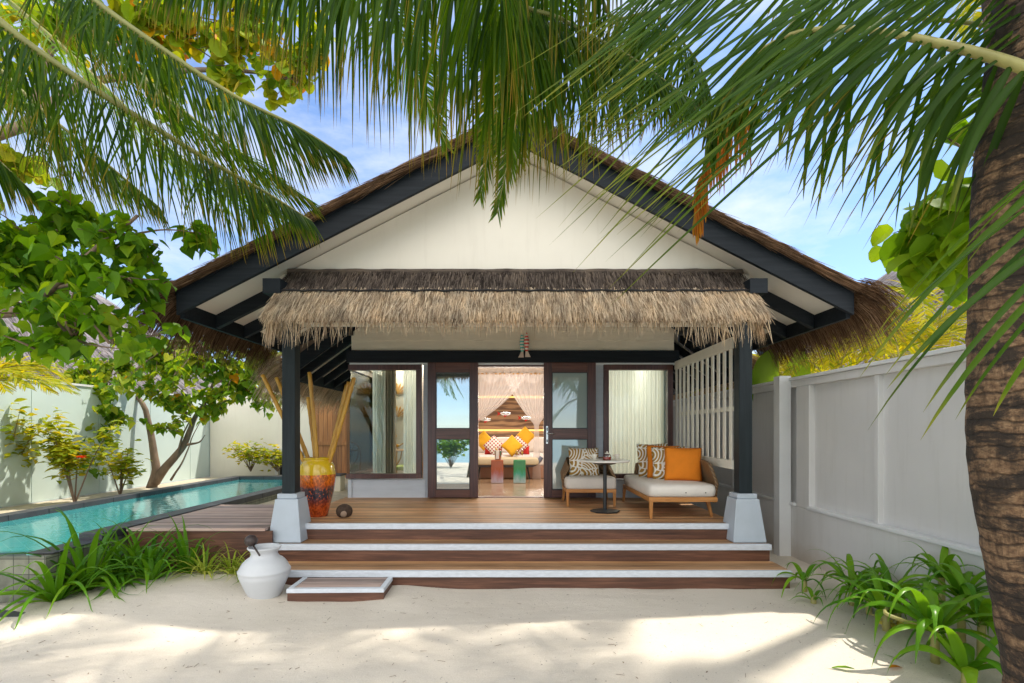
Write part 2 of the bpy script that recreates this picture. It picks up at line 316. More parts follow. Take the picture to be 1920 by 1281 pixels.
# leaf print: white veins on ochre
t = NT('leaf_print_fabric'); p = t.pos((1,0,1), local=True); nn = t.n('TexNoise', {'Vector': p, 'Scale': 3.0, 'Detail': 1.0}).outputs[1]; pd = t.mix(.10, p, nn)
vo = t.n('TexVoronoi', {'Vector': pd, 'Scale': 6.0}); edge = t.n('TexVoronoi', {'Vector': pd, 'Scale': 6.0}, feature='DISTANCE_TO_EDGE').outputs[0]
ang = t.math('MULTIPLY', t.sep(vo.outputs['Color'])[0], 6.28); pp = t.sep(pd); 
arc = t.n('VectorMath', {0: pd, 1: t.n('VectorMath', {0: vo.outputs['Position'], 1: t.n('CombineXYZ', {0: t.math('MULTIPLY', t.math('COSINE', ang), .12), 2: t.math('MULTIPLY', t.math('SINE', ang), .12)}).outputs[0]}, operation='ADD').outputs[0]}, operation='DISTANCE').outputs['Value']
st = t.math('LESS_THAN', t.math('FRACT', t.math('MULTIPLY', arc, 27)), .42); st = t.math('MAXIMUM', st, t.math('LESS_THAN', edge, .035))
c = t.mix(st, (.36,.20,.03), (.80,.78,.72)); M['leafprint'] = t.done(t.pbr(c, .85))
t = NT('red_lozenge_fabric'); p = t.pos((1,1,1), local=True); q = t.sep(p); a = t.math('ABSOLUTE', t.math('SUBTRACT', t.math('FRACT', t.math('MULTIPLY', q[0], 16)), .5)); b = t.math('ABSOLUTE', t.math('SUBTRACT', t.math('FRACT', t.math('MULTIPLY', q[2], 16)), .5))
c = t.mix(t.math('LESS_THAN', t.math('ADD', a, b), .40), (.80,.76,.70), (.40,.015,.03)); M['lozenge'] = t.done(t.pbr(c, .85))
# coconut palm trunk
t = NT('coconut_trunk_bark'); p = t.pos(); pz_ = t.sep(p)[2]; wob = t.noise(t.pos((1.5,1.5,1)), 3, 4, .6)
ring = t.math('FRACT', t.math('MULTIPLY', t.math('ADD', pz_, t.math('MULTIPLY', wob, .10)), 19.0)); rl = t.ramp(ring, [(.0, (.25,.25,.25)), (.12, (.95,.95,.95)), (.85, (1,1,1)), (1, (.2,.2,.2))])
crack = t.noise(t.pos((11,11,2.5)), 2.6, 5, .68); ck = t.ramp(crack, [(.36, (.30,.28,.27)), (.52, (1,1,1))]); fine = t.noise(t.pos((3,3,5)), 14, 6, .7)
c = t.ramp(fine, [(.3, (.10,.055,.030)), (.5, (.22,.13,.068)), (.72, (.40,.26,.145))]); c = t.mix(.8, c, rl, 'MULTIPLY'); c = t.mix(.85, c, ck, 'MULTIPLY')
pat = t.noise(t.pos((2.2,2.2,4.2)), 1.7, 8, .74, .5); c = t.mix(t.ramp(pat, [(.44, (0,0,0)), (.53, (.93,.93,.93))]), c, (.022,.016,.012)); h = t.math('ADD', t.math('MULTIPLY', rl, .8), t.math('ADD', crack, t.math('MULTIPLY', fine, .5)))
M['cocotrunk'] = t.done(t.pbr(c, .9, t.bump(h, .9, .02)))
# interior
M['room_wall'] = basic('room_wall', (.62,.55,.46), .7, .03, 2, 0)
M['room_floor'] = grained('polished_room_floor', ((.20,.12,.07),(.30,.19,.11),(.38,.26,.16)), 'X', None, .22, .1)
t = NT('banded_headboard_timber'); p = t.pos((.5,1,3.2)); g = t.noise(p, 1.4, 3, .5, 1.2); w = t.n('TexWave', {'Vector': t.n('VectorMath', {0: t.pos((.12,0,1)), 1: t.n('CombineXYZ', {2: t.math('MULTIPLY', g, .3)}).outputs[0]}, operation='ADD').outputs[0], 'Scale': 2.2, 'Distortion': 1.2}, bands_direction='Z').outputs[1]
c = t.ramp(w, [(.1, (.14,.075,.04)), (.5, (.28,.16,.08)), (.9, (.38,.23,.12))]); M['headboard'] = t.done(t.pbr(c, .4))
M['cove'] = emis('cove_light_glow', (1,.52,.14), 1.2)
M['bench_fabric'] = basic('beige_bench_fabric', (.55,.45,.30), .85, .05, 9, .1, 200)
M['bluegrey'] = basic('blue_grey_lacquer', (.12,.14,.20), .35, .08, 9, 0)
M['pinkwood'] = basic('pink_brown_panel', (.46,.25,.17), .5, .08, 4, 0)
def stool_mat(name, top, mid, low):
    t = NT(name); z = t.sep(t.pos(local=True))[2]; nz = t.noise(t.pos((5,5,1.2), local=True), 3, 4, .6)
    zz = t.math('DIVIDE', t.math('ADD', z, t.math('MULTIPLY', t.math('SUBTRACT', nz, .5), .3)), .49)
    return t.done(t.pbr(t.ramp(zz, [(.1, low), (.4, mid), (.6, top), (1, mulc(top, .8))]), .3, None, Coat_Weight=.4))
M['stool_o'] = stool_mat('orange_lavender_paint', (.42,.10,.03), (.42,.16,.16), (.50,.44,.55))
M['stool_g'] = stool_mat('green_teal_paint', (.03,.27,.09), (.05,.36,.26), (.36,.52,.55))
M['fish_chrome'] = basic('chrome_fish', (.6,.62,.64), .12, .1, 30, 0, Metallic=1.0)
M['rattan_plain'] = basic('honey_cane', (.48,.25,.07), .4, .1, 20, .1, 60)
M['fruit'] = leafmat('mixed_fruit', ((.6,.1,.02),(.7,.35,.02),(.2,.35,.03)), (1,1,1), .05, .4)
M['greenpat'] = basic('green_print_fabric', (.32,.36,.10), .8, .4, 30, 0)
def stripe_mat(name, c1, c2, k):
    t = NT(name); z = t.sep(t.pos())[2]; f = t.math('LESS_THAN', t.math('FRACT', t.math('MULTIPLY', z, k)), .5)
    return t.done(t.pbr(t.mix(f, c1, c2), .5))
M['fish_red'] = stripe_mat('red_white_stripes', (.62,.05,.03), (.75,.70,.62), 18)
M['fish_teal'] = stripe_mat('teal_white_stripes', (.08,.45,.38), (.75,.70,.62), 20)
M['fish_tail'] = basic('pale_painted_wood', (.62,.50,.42), .6, .1, 9, .05, 60)
# ================================================================== GROUND, WATER
def gh(x, y):
    h = .022*noise.noise(V((x*.9, y*.9, 0))) + .010*noise.noise(V((x*3.1, y*3.1, 4)))
    for cx, cy, r, a in ((-3.7,5.35,.8,.13), (-2.95,5.45,.6,.09), (3.4,5.6,.5,.03), (-1.2,5.3,.35,.06), (3.0,4.2,.6,.04)):
        h += a*math.exp(-((x-cx)**2+(y-cy)**2)/(r*r))
    return h
xs = sorted(set([-260,-90,-40,-20,-12,-8.2,-7.2,-6.9,-6.86,-4.6,-4.56]+[round(-4.4+.09*i,3) for i in range(92)]+[4.2,6,9,14,24,50,110,260]))
ys = sorted(set([-14,-10,-6,-3,-1]+[round(.0+.09*i,3) for i in range(55)]+[4.96,5.0,5.5,5.6,5.8,6.2,6.6,7,8,9.5,11,12.6,12.75,12.8,14,17,22,30,50,90,170,320]))
mb = MB(); gi = {}
for j, y in enumerate(ys):
    for i, x in enumerate(xs):
        z = gh(x, y) if -5 < x < 4.4 and 0 <= y <= 6.7 else 0
        if -6.88 < x < -4.58 and 4.98 < y < 12.78: z = -1.6
        if y <= -13: z = -.6
        gi[i, j] = mb.vert((x, y, z))
for j in range(len(ys)-1):
    for i in range(len(xs)-1): mb.face((gi[i,j], gi[i+1,j], gi[i+1,j+1], gi[i,j+1]))
struct(mb, 'sand_ground', M['sand'], smooth=True)
mb = MB(); mb.poly([(-600,-700,-.35),(600,-700,-.35),(600,-13.4,-.35),(-600,-13.4,-.35)]); struct(mb, 'sea', M['sea'])
mb = MB(); mb.box(-8.0,-6.92,4.4,13.3,-.3,.48); mb.box(-6.92,-4.0,12.86,13.3,-.3,.478); mb.box(-4.50,-2.0,7.87,13.3,-.3,.40)
mb.box(-4.0,-3.4,13.0,13.3,-.3,.474); struct(mb, 'planting_bed', M['soil'])

# pool
pool = thing('swimming_pool', 'long narrow plunge pool with dark slate coping and stone tiled end beside the deck', 'pool', (-5.6,5,0))
mb = MB(); WZ = .495
mb.box(-6.72,-4.78,5.2,12.6,-.75,-.7)
mb.box(-6.78,-6.72,5.06,12.6,-.75,.49); mb.box(-4.78,-4.72,5.06,12.6,-.75,.49); mb.box(-6.72,-4.78,12.6,12.66,-.75,.49); mb.box(-6.72,-4.78,5.14,5.2,-.75,.478)
mb.build('pool_basin', M['pooltile'], pool)
mb = MB(); y = 5.06
while y < 12.84:
    y2 = min(y+.6, 12.84); mb.box(-6.95,-6.722,y+.003,y2-.003,.484,.57)
    if y > 5.3: mb.box(-4.778,-4.52,y+.003,y2-.003,.484,.57)
    y = y2
x = -6.72
while x < -4.67: mb.box(x+.003, min(x+.6,-4.78)-.003, 12.602,12.84,.484,.57); x += .6
mb.box(-4.778,-4.52,5.063,5.657,.484,.5);
mb.build('coping', M['coping'], pool, bevel=.006)
mb = MB(); mb.box(-6.95,-4.54,5.0,5.138,-.1,.474); mb.box(-6.95,-6.79,5.14,12.8,-.1,.48); mb.box(-4.71,-4.54,5.14,12.8,-.1,.48)
mb.box(-6.95,-4.54,12.67,12.8,-.1,.48); mb.build('tiled_wall', M['tile'], pool)
mb = MB(); mb.box(-6.95,-4.45,4.62,4.995,-.08,.035); mb.build('overflow_ledge', M['coping'], pool, bevel=.01)
mb = MB(); mb.poly([(-6.718,5.07,WZ),(-4.782,5.07,WZ),(-4.782,12.598,WZ),(-6.718,12.598,WZ)]); struct(mb, 'pool_water', M['water'])

# ================================================================== DECK
deck = thing('timber_deck', 'brown timber deck with three wide white edged steps down to the sand', 'deck', (0,7,0))
def boards(mb, x0, x1, y0, y1, z, w=.095, th=.03):
    n = max(1, round((y1-y0)/w)); s = (y1-y0)/n
    for k in range(n):
        dz = U(-.0012,.0012); mb.box(x0, x1, y0+k*s+.003, y0+(k+1)*s-.003, z-th, z+dz)
mb = MB(); boards(mb, -2.86, 2.70, 6.27, 8.76, ZD); mb.build('deck_boards', M['deck'], deck, bevel=.002)
mb = MB(); boards(mb, -4.46, -2.87, 5.93, 7.86, ZD-.002); mb.build('side_deck_boards', M['deckgrey'], deck, bevel=.002)
mb = MB(); mb.box(-4.46,-2.80,5.955,5.985,.30,ZD-.035); mb.box(-4.46,-2.80,5.965,5.99,.0,.292); mb.box(-4.455,-2.86,5.99,7.85,.0,.3); mb.box(-2.85,2.69,6.3,8.7,0,.5)
mb.build('fascia', M['riser'], deck)
for k, (x0, x1, yf, z, yb) in enumerate(((-2.62,2.66,6.20,ZD,6.27), (-2.79,2.94,5.93,.38,6.22), (-2.84,2.95,5.51,.19,5.95))):
    st = MB()
    if k: boards(st, x0, x1, yf+.062, yb, z, .10)
    else: st.box(x0, x1, yf+.061, yb, z-.03, z-.001)
    so = st.build('step_tread', M['deck'], deck, bevel=.002)
    nb = MB(); nb.box(x0-.004, x1+.004, yf, yf+.06, z-.062, z+.004); nb.build('step_nosing', M['nosing'], so, bevel=.005)
    rb = MB(); rb.box(x0+.01, x1-.012, yf+.022, yf+.05, z-.25 if k == 2 else z-.19, z-.064); rb.box(x0+.01, x1-.012, yf+.052, yb, -.05, z-.035)
    rb.build('step_riser', M['riser'], so)
fs = thing('foot_step', 'low wooden box step with white edging set askew in the sand', 'step', (-1.78,5.3,0))
mb = MB(); Mx = Matrix.Translation((-1.77,5.29,0)) @ Matrix.Rotation(.02,4,'Z')
for k in range(4): mb.box(-.42,.42,-.155+k*.085,-.155+k*.085+.08,.105,.136, M=Mx)
mb.build('step_tread', M['deckgrey'], fs, bevel=.002)
mb = MB(); mb.box(-.475,.475,-.22,-.16,.10,.141,M=Mx); mb.box(-.475,-.425,-.158,.19,.10,.141,M=Mx); mb.box(.425,.475,-.158,.19,.10,.141,M=Mx); mb.build('white_edging', M['nosing'], fs, bevel=.004)
mb = MB(); mb.box(-.47,.47,-.205,-.18,-.06,.098,M=Mx); mb.box(.44,.465,-.178,.19,-.06,.098,M=Mx); mb.box(-.465,-.44,-.178,.19,-.06,.098,M=Mx); mb.build('side_board', M['riser'], fs)

# ================================================================== BUNGALOW
hs = thing('bungalow', 'thatched white gabled bungalow with navy bargeboards and open sliding doors', 'bungalow', (0,8.7,0))
XE, SL, ZA = 3.74, .51, 4.93
YB, YG, YW = 5.80, 6.30, 8.66
def zl(x): return ZA-SL*abs(x)
# posts
for sx, X in ((-1,-2.69), (1,2.735)):
    mb = MB(); mb.box(X-.078, X+.078, 6.135, 6.29, .948, 3.30); po = mb.build('porch_post', M['navy'], hs, bevel=.006)
    mb = MB(); mb.frustum(X, 6.215, .385, .885, .195, .195, .135, .135); mb.box(X-.118, X+.118, 6.215-.118, 6.215+.118, .887, .945)
    mb.build('plinth', M['plinth'], po, bevel=.008)
# gable wall + beam
mb = MB(); zs = lambda x: zl(x)+.10
mb.prism([(-2.86,YG,2.98),(2.86,YG,2.98),(2.86,YG,zs(2.86)),(0,YG,zs(0)),(-2.86,YG,zs(2.86))], (0,.12,0)); mb.build('gable_wall', M['white_wall'], hs)
mb = MB(); mb.box(-2.6,2.64,6.16,6.285,2.965,3.2); mb.build('porch_beam', M['cream'], hs, bevel=.004)
# main roof
rf = None; mb = MB()
T0, T1 = .27, .34
for s in (-1, 1):
    a = [(s*(XE+.1), YB-.02, zl(XE+.1)+T0), (0, YB-.02, zl(0)+T0), (0, YB-.02, zl(0)+T1), (s*(XE+.1), YB-.02, zl(XE+.1)+T1-.05)]
    mb.prism(a, (0, 2.75, 0))
rf = mb.build('main_roof', M['thatch_body'], hs)
mb = MB()
def strand(mb, p, d, L, w, droop, side, segs=3, m=0):
    pts = [p]; d = d.normalized()
    for k in range(segs):
        p = p+d*(L/segs); pts.append(p); d = (d+V((0,0,-droop))).normalized()
    mb.ribbon(pts, [w, w*.9, w*.7, w*.25][:segs+1] if segs == 3 else [w*(1-.7*k/segs) for k in range(segs+1)], side, m)
for s in (-1, 1):      # verge: bundled stalks lying down the slope along the front edge
    dn = V((s, 0, -SL)).normalized()
    for k in range(3600):
        x = s*U(0, XE+.1); h = U(T0-.02, T1+.01); y = YB-.03-abs(rnd.gauss(0,.016))
        if abs(x) < .05: continue
        p = V((x, y, zl(x)+h)); d = dn+V((rnd.gauss(0,.05), -abs(rnd.gauss(0,.10)), rnd.gauss(-.02,.04)))
        strand(mb, p, d, U(.15,.45), U(.006,.013), .02, V((0,.5,1)).normalized())
    for k in range(2600):   # top surface near verge
        x = s*U(0, XE+.2); p = V((x, YB+U(-.05,1.2), zl(x)+T1+U(-.03,.0)))
        strand(mb, p, dn+V((0,rnd.gauss(0,.15),U(-.03,.015))), U(.3,.5), U(.008,.014), .03, V((0,1,0)))
mb.build('verge_thatch', M['thatch_brown'], rf)
for s in (-1, 1):      # eaves fringe
    mb = MB()
    for k in range(4300):
        y = U(YB-.12, 8.52); x = s*(XE+U(.06,.14)); fr = U(0,1)
        p = V((x, y, zl(XE)+.06+.30*fr)); d = V((s*(.55+.55*fr), rnd.gauss(0,.15)-(.25 if y < YB+.15 else 0), -.35-.4*(1-fr)))
        strand(mb, p, d, U(.30,.66), U(.006,.012), .42, V((rnd.gauss(0,.2), 1, 0)).normalized())
    mb.build('eaves_fringe', M['thatch_brown'], rf)
for s in (-1, 1):
    mb = MB(); mb.prism([(s*(XE+.06),YB,zl(XE+.06)), (0,YB,zl(0)), (0,YB,zl(0)+.285), (s*(XE+.06),YB,zl(XE+.06)+.285)], (0,.05,0))
    mb.build('bargeboard', M['navyx'], rf)
    mb = MB(); mb.prism([(s*XE,YB-.018,zl(XE)+.235), (0,YB-.018,zl(0)+.235), (0,YB-.018,zl(0)+.285), (s*XE,YB-.018,zl(XE)+.285)], (0,.016,0)); mb.build('barge_trim', M['navyx'], rf)
    mb = MB(); mb.prism([(s*(XE+.05),YB+.06,zl(XE+.05)+.12), (0,YB+.06,zl(0)+.12), (0,YB+.06,zl(0)+.15), (s*(XE+.05),YB+.06,zl(XE+.05)+.15)], (0,2.62,0)); mb.build('soffit', M['soffit'], rf)
    for yy in (6.47,7.13,7.79,8.40):
        mb = MB(); x1 = 2.86 if yy < 6.6 else 1.2
        mb.prism([(s*(XE),yy,zl(XE)-.05), (s*x1,yy,zl(x1)-.05), (s*x1,yy,zl(x1)+.118), (s*XE,yy,zl(XE)+.118)], (0,.07,0)); mb.build('rafter', M['navyx'], rf)
    mb = MB(); xa, xb = sorted((s*(XE+.005), s*(XE+.055))); mb.box(xa, xb, YB+.06, 8.5, zl(XE)-.06, zl(XE)+.117); mb.build('eaves_beam', M['navyx'], rf)
    xa, xb = sorted((s*2.66, s*2.86)); mb = MB(); mb.box(xa, xb, YB+.055, 8.5, zl(2.86)-.22, zl(2.86)-.055)
    mb.build('wall_plate', M['navyx'], rf)
# skirt (porch) roof
mb = MB()
A, B = V((0,6.28,3.605)), V((0,5.62,2.915))
mb.prism([(-2.71,A.y,A.z),(-2.71,B.y,B.z),(-2.71,B.y+.09,B.z-.03),(-2.71,A.y,A.z-.13)], (5.42,0,0))
sk = mb.build('porch_roof', M['thatch_body'], hs)
sd = (B-A); nrm = V((0,-.7,.72)).normalized()
def skp(u, x): return V((x,0,0))+A+sd*u
mb = MB()
for k in range(15000):
    u = U(.42,.97); x = U(-2.74,2.74)
    p = skp(u, x)+nrm*U(.0,.05); d = sd.normalized()+V((rnd.gauss(0,.13),0,0))+nrm*U(-.02,.14)
    L = U(.16,.32)
    if u > .72: L = min(L, (1.02-u)*1.05+U(.0,.10))
    if abs(x) > 2.6: d += V((math.copysign(U(-.1,.15), x),0,0))
    strand(mb, p, d, L, U(.006,.012), .20 if u > .8 else .06, V((1, rnd.gauss(0,.2), 0)).normalized())
for k in range(1000):
    x = U(-2.74,2.74); p = skp(1.0, x)+V((0,U(-.02,.08),U(-.02,.02)))
    strand(mb, p, V((rnd.gauss(0,.2),U(-.3,.1),-1)), U(.05,.20)*(1.7 if abs(x) > 1.9 else 1), U(.005,.009), .12, V((1,rnd.gauss(0,.3),0)).normalized())
for s in (-1, 1):
    for k in range(700):
        p = skp(U(.3,1), s*2.68)+V((0,U(0,.1),U(-.08,.02))); strand(mb, p, V((s*U(-.05,.25),U(-.5,-.1),-1)), U(.15,.34), U(.006,.012), .25, V((.3,1,0)).normalized())
mb.build('straw_fringe', M['thatch'], sk)
mb = MB()
for k in range(7000):
    u = U(.0,.50); p = skp(u, U(-2.74,2.74))+nrm*U(.02,.05); d = sd.normalized()+V((rnd.gauss(0,.10),0,0))+nrm*U(-.06,.02 if u < .2 else .07)
    strand(mb, p, d, min(U(.10,.28), (.545-u)*.96+.02), U(.006,.012), .04, V((1,rnd.gauss(0,.2),0)).normalized())
mb.tube([A+V((-2.74+5.48*k/60,-.03,.0+.012*noise.noise(V((k*.4,0,0))))) for k in range(61)], .04, 8)
mb.build('weathered_cover', M['thatch_dark'], sk)
mb = MB(); pts = []
for k in range(17*8+1):
    x = -2.74+5.48*k/136; c = abs(math.sin(math.pi*k/8)); pts.append(skp(.535-.022*c, x)+nrm*.062)
mb.tube(pts, .011, 6)
mb.build('scalloped_edge_cord', M['black'], sk)

# house body roof (rear, lower eaves)
ZE2, S2 = 2.60, .72
zz = lambda x: ZE2+S2*(XE-abs(x))
mb = MB()
for s in (-1, 1): mb.prism([(s*(XE+.15),8.57,zz(XE+.15)+.24),(0,8.57,zz(0)+.24),(0,8.57,zz(0)+.42),(s*(XE+.15),8.57,zz(XE+.15)+.38)], (0,6.5,0))
rr = mb.build('rear_roof', M['thatch_body'], hs)
for s in (-1, 1):
    mb = MB()
    for k in range(6500):
        y = U(8.5, 14.9); fr = U(0,1); p = V((s*(XE+U(.055,.16)), y, zz(XE)+.0+.40*fr))
        d = V((s*(.5+.5*fr), rnd.gauss(0,.15)-(.3 if y < 8.7 else 0), -.6)); strand(mb, p, d, U(.40,.72), U(.008,.016), .4, V((rnd.gauss(0,.2),1,0)).normalized())
    mb.build('eaves_fringe', M['thatch'], rr)
    mb = MB(); mb.prism([(s*(XE+.04),8.55,zz(XE+.04)-.02),(s*.8,8.55,zz(.8)-.02),(s*.8,8.55,zz(.8)+.24),(s*(XE+.04),8.55,zz(XE+.04)+.24)], (0,.05,0)); mb.build('bargeboard', M['navyx'], rr)
    mb = MB(); mb.prism([(s*XE,8.61,zz(XE)+.14),(s*2.6,8.61,zz(2.6)+.14),(s*2.6,8.61,zz(2.6)+.17),(s*XE,8.61,zz(XE)+.17)], (0,6.3,0)); mb.build('soffit', M['soffit'], rr)
    for k in range(10):
        yy = 8.95+.58*k; mb = MB(); mb.prism([(s*XE,yy,zz(XE)-.03),(s*2.84,yy,zz(2.84)-.03),(s*2.84,yy,zz(2.84)+.138),(s*XE,yy,zz(XE)+.138)], (0,.07,0)); mb.build('rafter', M['navyx'], rr)
    xa, xb = sorted((s*(XE+.004), s*(XE+.05))); mb = MB(); mb.box(xa, xb, 8.61, 14.9, zz(XE)-.06, zz(XE)+.13); mb.build('eaves_beam', M['navyx'], rr)

# front wall
def siding(mb, x0, x1, z0, z1, y, h=.135, d=.012):
    z = z0
    while z < z1-1e-4:
        zt = min(z+h, z1); f = (zt-z)/h
        mb.prism([(x0,y-d,z),(x0,y,z),(x0,y,zt),(x0,y-d*(1-f)-.002,zt)], (x1-x0,0,0)); z = zt
def px(x, Y=YW): return (x-CX)*Y/F0
def pz(y, Y=YW): return ZC-(y-CY)*Y/F0
XL, XR = -2.78, 2.64
OX0, OX1 = px(884), px(1036)
for k in (0, 1):
    mb = MB()
    if k == 0:
        siding(mb, XL, px(798), ZD, pz(899), YW); siding(mb, px(795), OX0, ZD, pz(681), YW+.012)
        mb.box(XL, px(793), YW+.002, YW+.12, ZD, pz(899)); mb.box(px(793)+.001, OX0, YW+.014, YW+.12, ZD, pz(681)); mb.box(XL-.012, XL+.05, YW-.03, YW+.001, ZD, pz(899))
    else:
        siding(mb, OX1, px(1131), ZD, pz(681), YW+.012); siding(mb, px(1126), XR, ZD, pz(899), YW)
        mb.box(OX1, px(1131), YW+.014, YW+.12, ZD, pz(681)); mb.box(px(1131)+.001, XR, YW+.002, YW+.12, ZD, pz(899))
    mb.build('front_wall', M['siding'], hs)
mb = MB(); siding(mb, px(661), px(1262), pz(658)-.0, pz(658)+1.3, YW-.04, .16); mb.box(px(661), px(1262), YW-.038, YW+.10, pz(658), pz(658)+1.3)
mb.build('transom_wall', M['siding_cream'], hs)
mb = MB(); mb.box(px(653), px(1270), YW-.115, YW-.02, pz(681), pz(659)); mb.build('lintel_beam', M['navyx'], hs, bevel=.004)
mb = MB(); mb.box(px(657), px(1264), YW-.05, YW-.0, pz(685)+.0, pz(681)-.002); mb.build('lintel_trim', M['trimwhite'], hs)
# windows
def window(name, x0, x1, z0, z1, fw_, left_open):
    mb = MB(); y0, y1 = YW-.06, YW+.07
    mb.box(x0, x1, y0, y1, z1-fw_, z1); mb.box(x0 - (.03 if left_open else 0), x1, y0-.015, y1, z0, z0+fw_*.9)
    mb.box(x1-fw_, x1, y0, y1-.001, z0+fw_*.9+.001, z1-fw_-.001)
    if not left_open: mb.box(x0, x0+fw_, y0, y1-.001, z0+fw_*.9+.001, z1-fw_-.001)
    else:
        mb.box(x0, x0+.06, y1+.001, 10.9, z1-fw_, z1); mb.box(x0-.03, x0+.06, y1+.001, 10.9, z0, z0+fw_*.9); mb.box(x0, x0+.06, 10.84, 10.9, z0+fw_*.9+.001, z1-fw_-.001)
    f = mb.build(name, M['redwood'], hs, bevel=.004)
    mb = MB(); xi = x0+.012 if left_open else x0+fw_; mb.box(xi, x1-fw_, YW-.005, YW+.003, z0+fw_*.9, z1-fw_)
    if left_open: mb.box(x0+.012, x0+.02, YW+.004, 10.84, z0+fw_*.9, z1-fw_)
    mb.build('pane', M['glass_win'], f)
window('window', XL, px(791), pz(897), pz(684.5), .088, True)
window('window', px(1131), px(1260), pz(897), pz(684.5), .088, False)
# sliding doors
def door(x0, x1, handle):
    y0, y1 = YW-.115, YW-.05; z0, z1 = ZD+.012, pz(681.5); w = .135; zm0, zm1 = pz(823), pz(804)
    d = MB(); d.box(x0, x0+w, y0, y1, z0, z1); d.box(x1-w, x1, y0, y1, z0, z1); dr = d.build('sliding_door', M['redwood'], hs, bevel=.004)
    for za, zb in ((z0, z0+.13), (z1-.16, z1), (zm0, zm1)):
        d = MB(); d.box(x0+w+.001, x1-w-.001, y0+.003, y1-.003, za, zb); d.build('door_rail', M['redwoodx'], dr, bevel=.003)
    d = MB(); b = .012
    for za, zb in ((z0+.131, zm0-.001), (zm1+.001, z1-.161)):
        d.box(x0+w, x0+w+b, y0+.012, y0+.05, za, zb); d.box(x1-w-b, x1-w, y0+.012, y0+.05, za, zb); d.box(x0+w+b, x1-w-b, y0+.012, y0+.05, za, za+b); d.box(x0+w+b, x1-w-b, y0+.012, y0+.05, zb-b, zb)
    d.build('glazing_bead', M['blackmetal'], dr)
    for za, zb in ((z0+.14, zm0-.01), (zm1+.01, z1-.17)):
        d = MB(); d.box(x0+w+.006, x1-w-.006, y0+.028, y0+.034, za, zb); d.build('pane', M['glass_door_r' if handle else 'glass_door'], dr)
    if handle:
        d = MB(); xh = x0+.055; d.box(xh-.018, xh+.018, y0-.008, y0-.001, pz(832), pz(799)); ho = d.build('door_handle', M['steel'], dr, bevel=.006)
        d = MB(); d.tube([(xh,y0-.008,pz(813)),(xh,y0-.055,pz(813))], .009); d.tube([(xh,y0-.055,pz(813)),(xh+.12,y0-.055,pz(813))], .009); d.build('lever', M['steel'], ho, smooth=True)
        d = MB(); d.box(xh-.009,xh+.009,y0-.011,y0-.008,pz(808),pz(802)); d.build('lock_plate', M['blackmetal'], ho); d = MB(); d.box(xh-.009,xh+.009,y0-.011,y0-.008,pz(829),pz(824)); d.build('keyhole_plate', M['blackmetal'], ho)
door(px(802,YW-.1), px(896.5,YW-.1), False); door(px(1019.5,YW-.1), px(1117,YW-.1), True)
mb = MB(); mb.box(OX0, OX0+.05, YW-.02, YW+.14, ZD, pz(684)); mb.box(OX1-.05, OX1, YW-.02, YW+.14, ZD, pz(684)); mb.box(OX0+.051, OX1-.051, YW-.02, YW+.14, pz(688), pz(684)); mb.box(OX0+.051, OX1-.051, YW-.048, YW+.14, ZD-.02, ZD+.01)
mb.build('door_frame', M['redwood'], hs)
# side and rear walls, room
mb = MB(); mb.box(XL, XL+.12, 8.781, 14.6, 0, pz(899)-.001); mb.box(XL+.001, XL+.12, 10.905, 14.6, pz(899), 3.3); mb.box(XL+.001,XL+.12,8.781,10.9,pz(684.5)+.001,3.3); mb.box(XR-.12, XR, 8.781, 14.6, 0, 3.3); mb.box(XL, XR, 14.601, 14.75, 0, 3.6)
mb.build('side_wall', M['white_wall'], hs)
mb = MB(); mb.box(XL+.125, XR-.125, 8.79, 14.59, .50, .578); mb.build('room_floor', M['room_floor'], hs)
mb = MB(); mb.box(XL+.125, XR-.125, 8.79, 14.59, 3.31, 3.36); mb.build('room_ceiling', M['room_wall'], hs)
mb = MB(); mb.box(XL+.125, XR-.125, 14.3, 14.59, .58, 3.3); mb.box(-1.42,-1.34,9.6,14.28,.58,3.3); mb.build('room_wall', M['room_wall'], hs)
# slatted screen
XS = 2.655; mb = MB()
mb.box(XS-.02, XS+.03, 6.30, 8.56, 2.70, 2.83); mb.box(XS-.02, XS+.03, 6.30, 8.56, 1.22, 1.33); mb.box(XS+.013, XS+.028, 6.30, 8.56, 1.93, 1.99)
ss = mb.build('slatted_screen', M['slat'], hs, bevel=.004)
mb = MB()
for k in range(12): y = 6.34+k*.196; mb.box(XS-.004, XS+.012, y, y+.078, 1.331, 2.699)
mb.build('slats', M['slat'], ss, bevel=.003)

# ================================================================== FENCES
lf = thing('left_fence', 'pale mint panelled boundary wall behind the pool', 'wall', (-8.1,9,0)); lf.name = 'panel_wall'; OFF['panel_wall'] = V((-8.1,9,0))
mb = MB(); y = 3.0
while y < 17: mb.box(-8.14,-8.04,y+.006,y+1.394,.49,2.51); y += 1.4
mb.build('panels', M['mint'], lf, bevel=.004)
mb = MB(); mb.box(-8.16,-8.02,3,17,-.2,.485); mb.box(-8.17,-8.02,3,17,2.512,2.55); mb.build('wall_base', M['trimwhite'], lf)
XF = 3.72
rw = thing('boundary_wall', 'white plastered garden wall with recessed panels on the right of the steps', 'wall', (3.8,6,0))
mb = MB(); mb.box(XF, XF+.18, -.5, 15, -.1, .69); mb.box(XF, XF+.18, -.5, 15, 2.27, 2.36)
for y0, y1 in ((6.55,6.85),(-.5,.2)): mb.box(XF, XF+.18, y0, y1, .691, 2.269)
for y0, y1 in ((7.14,7.20),(3.98,4.05),(5.33,5.39),(2.6,2.66),(8.9,8.96),(10.7,10.76),(12.5,12.56)): mb.box(XF+.02, XF+.16, y0, y1, .691, 2.269)
mb.build('wall_frame', M['fencewhite'], rw, bevel=.006)
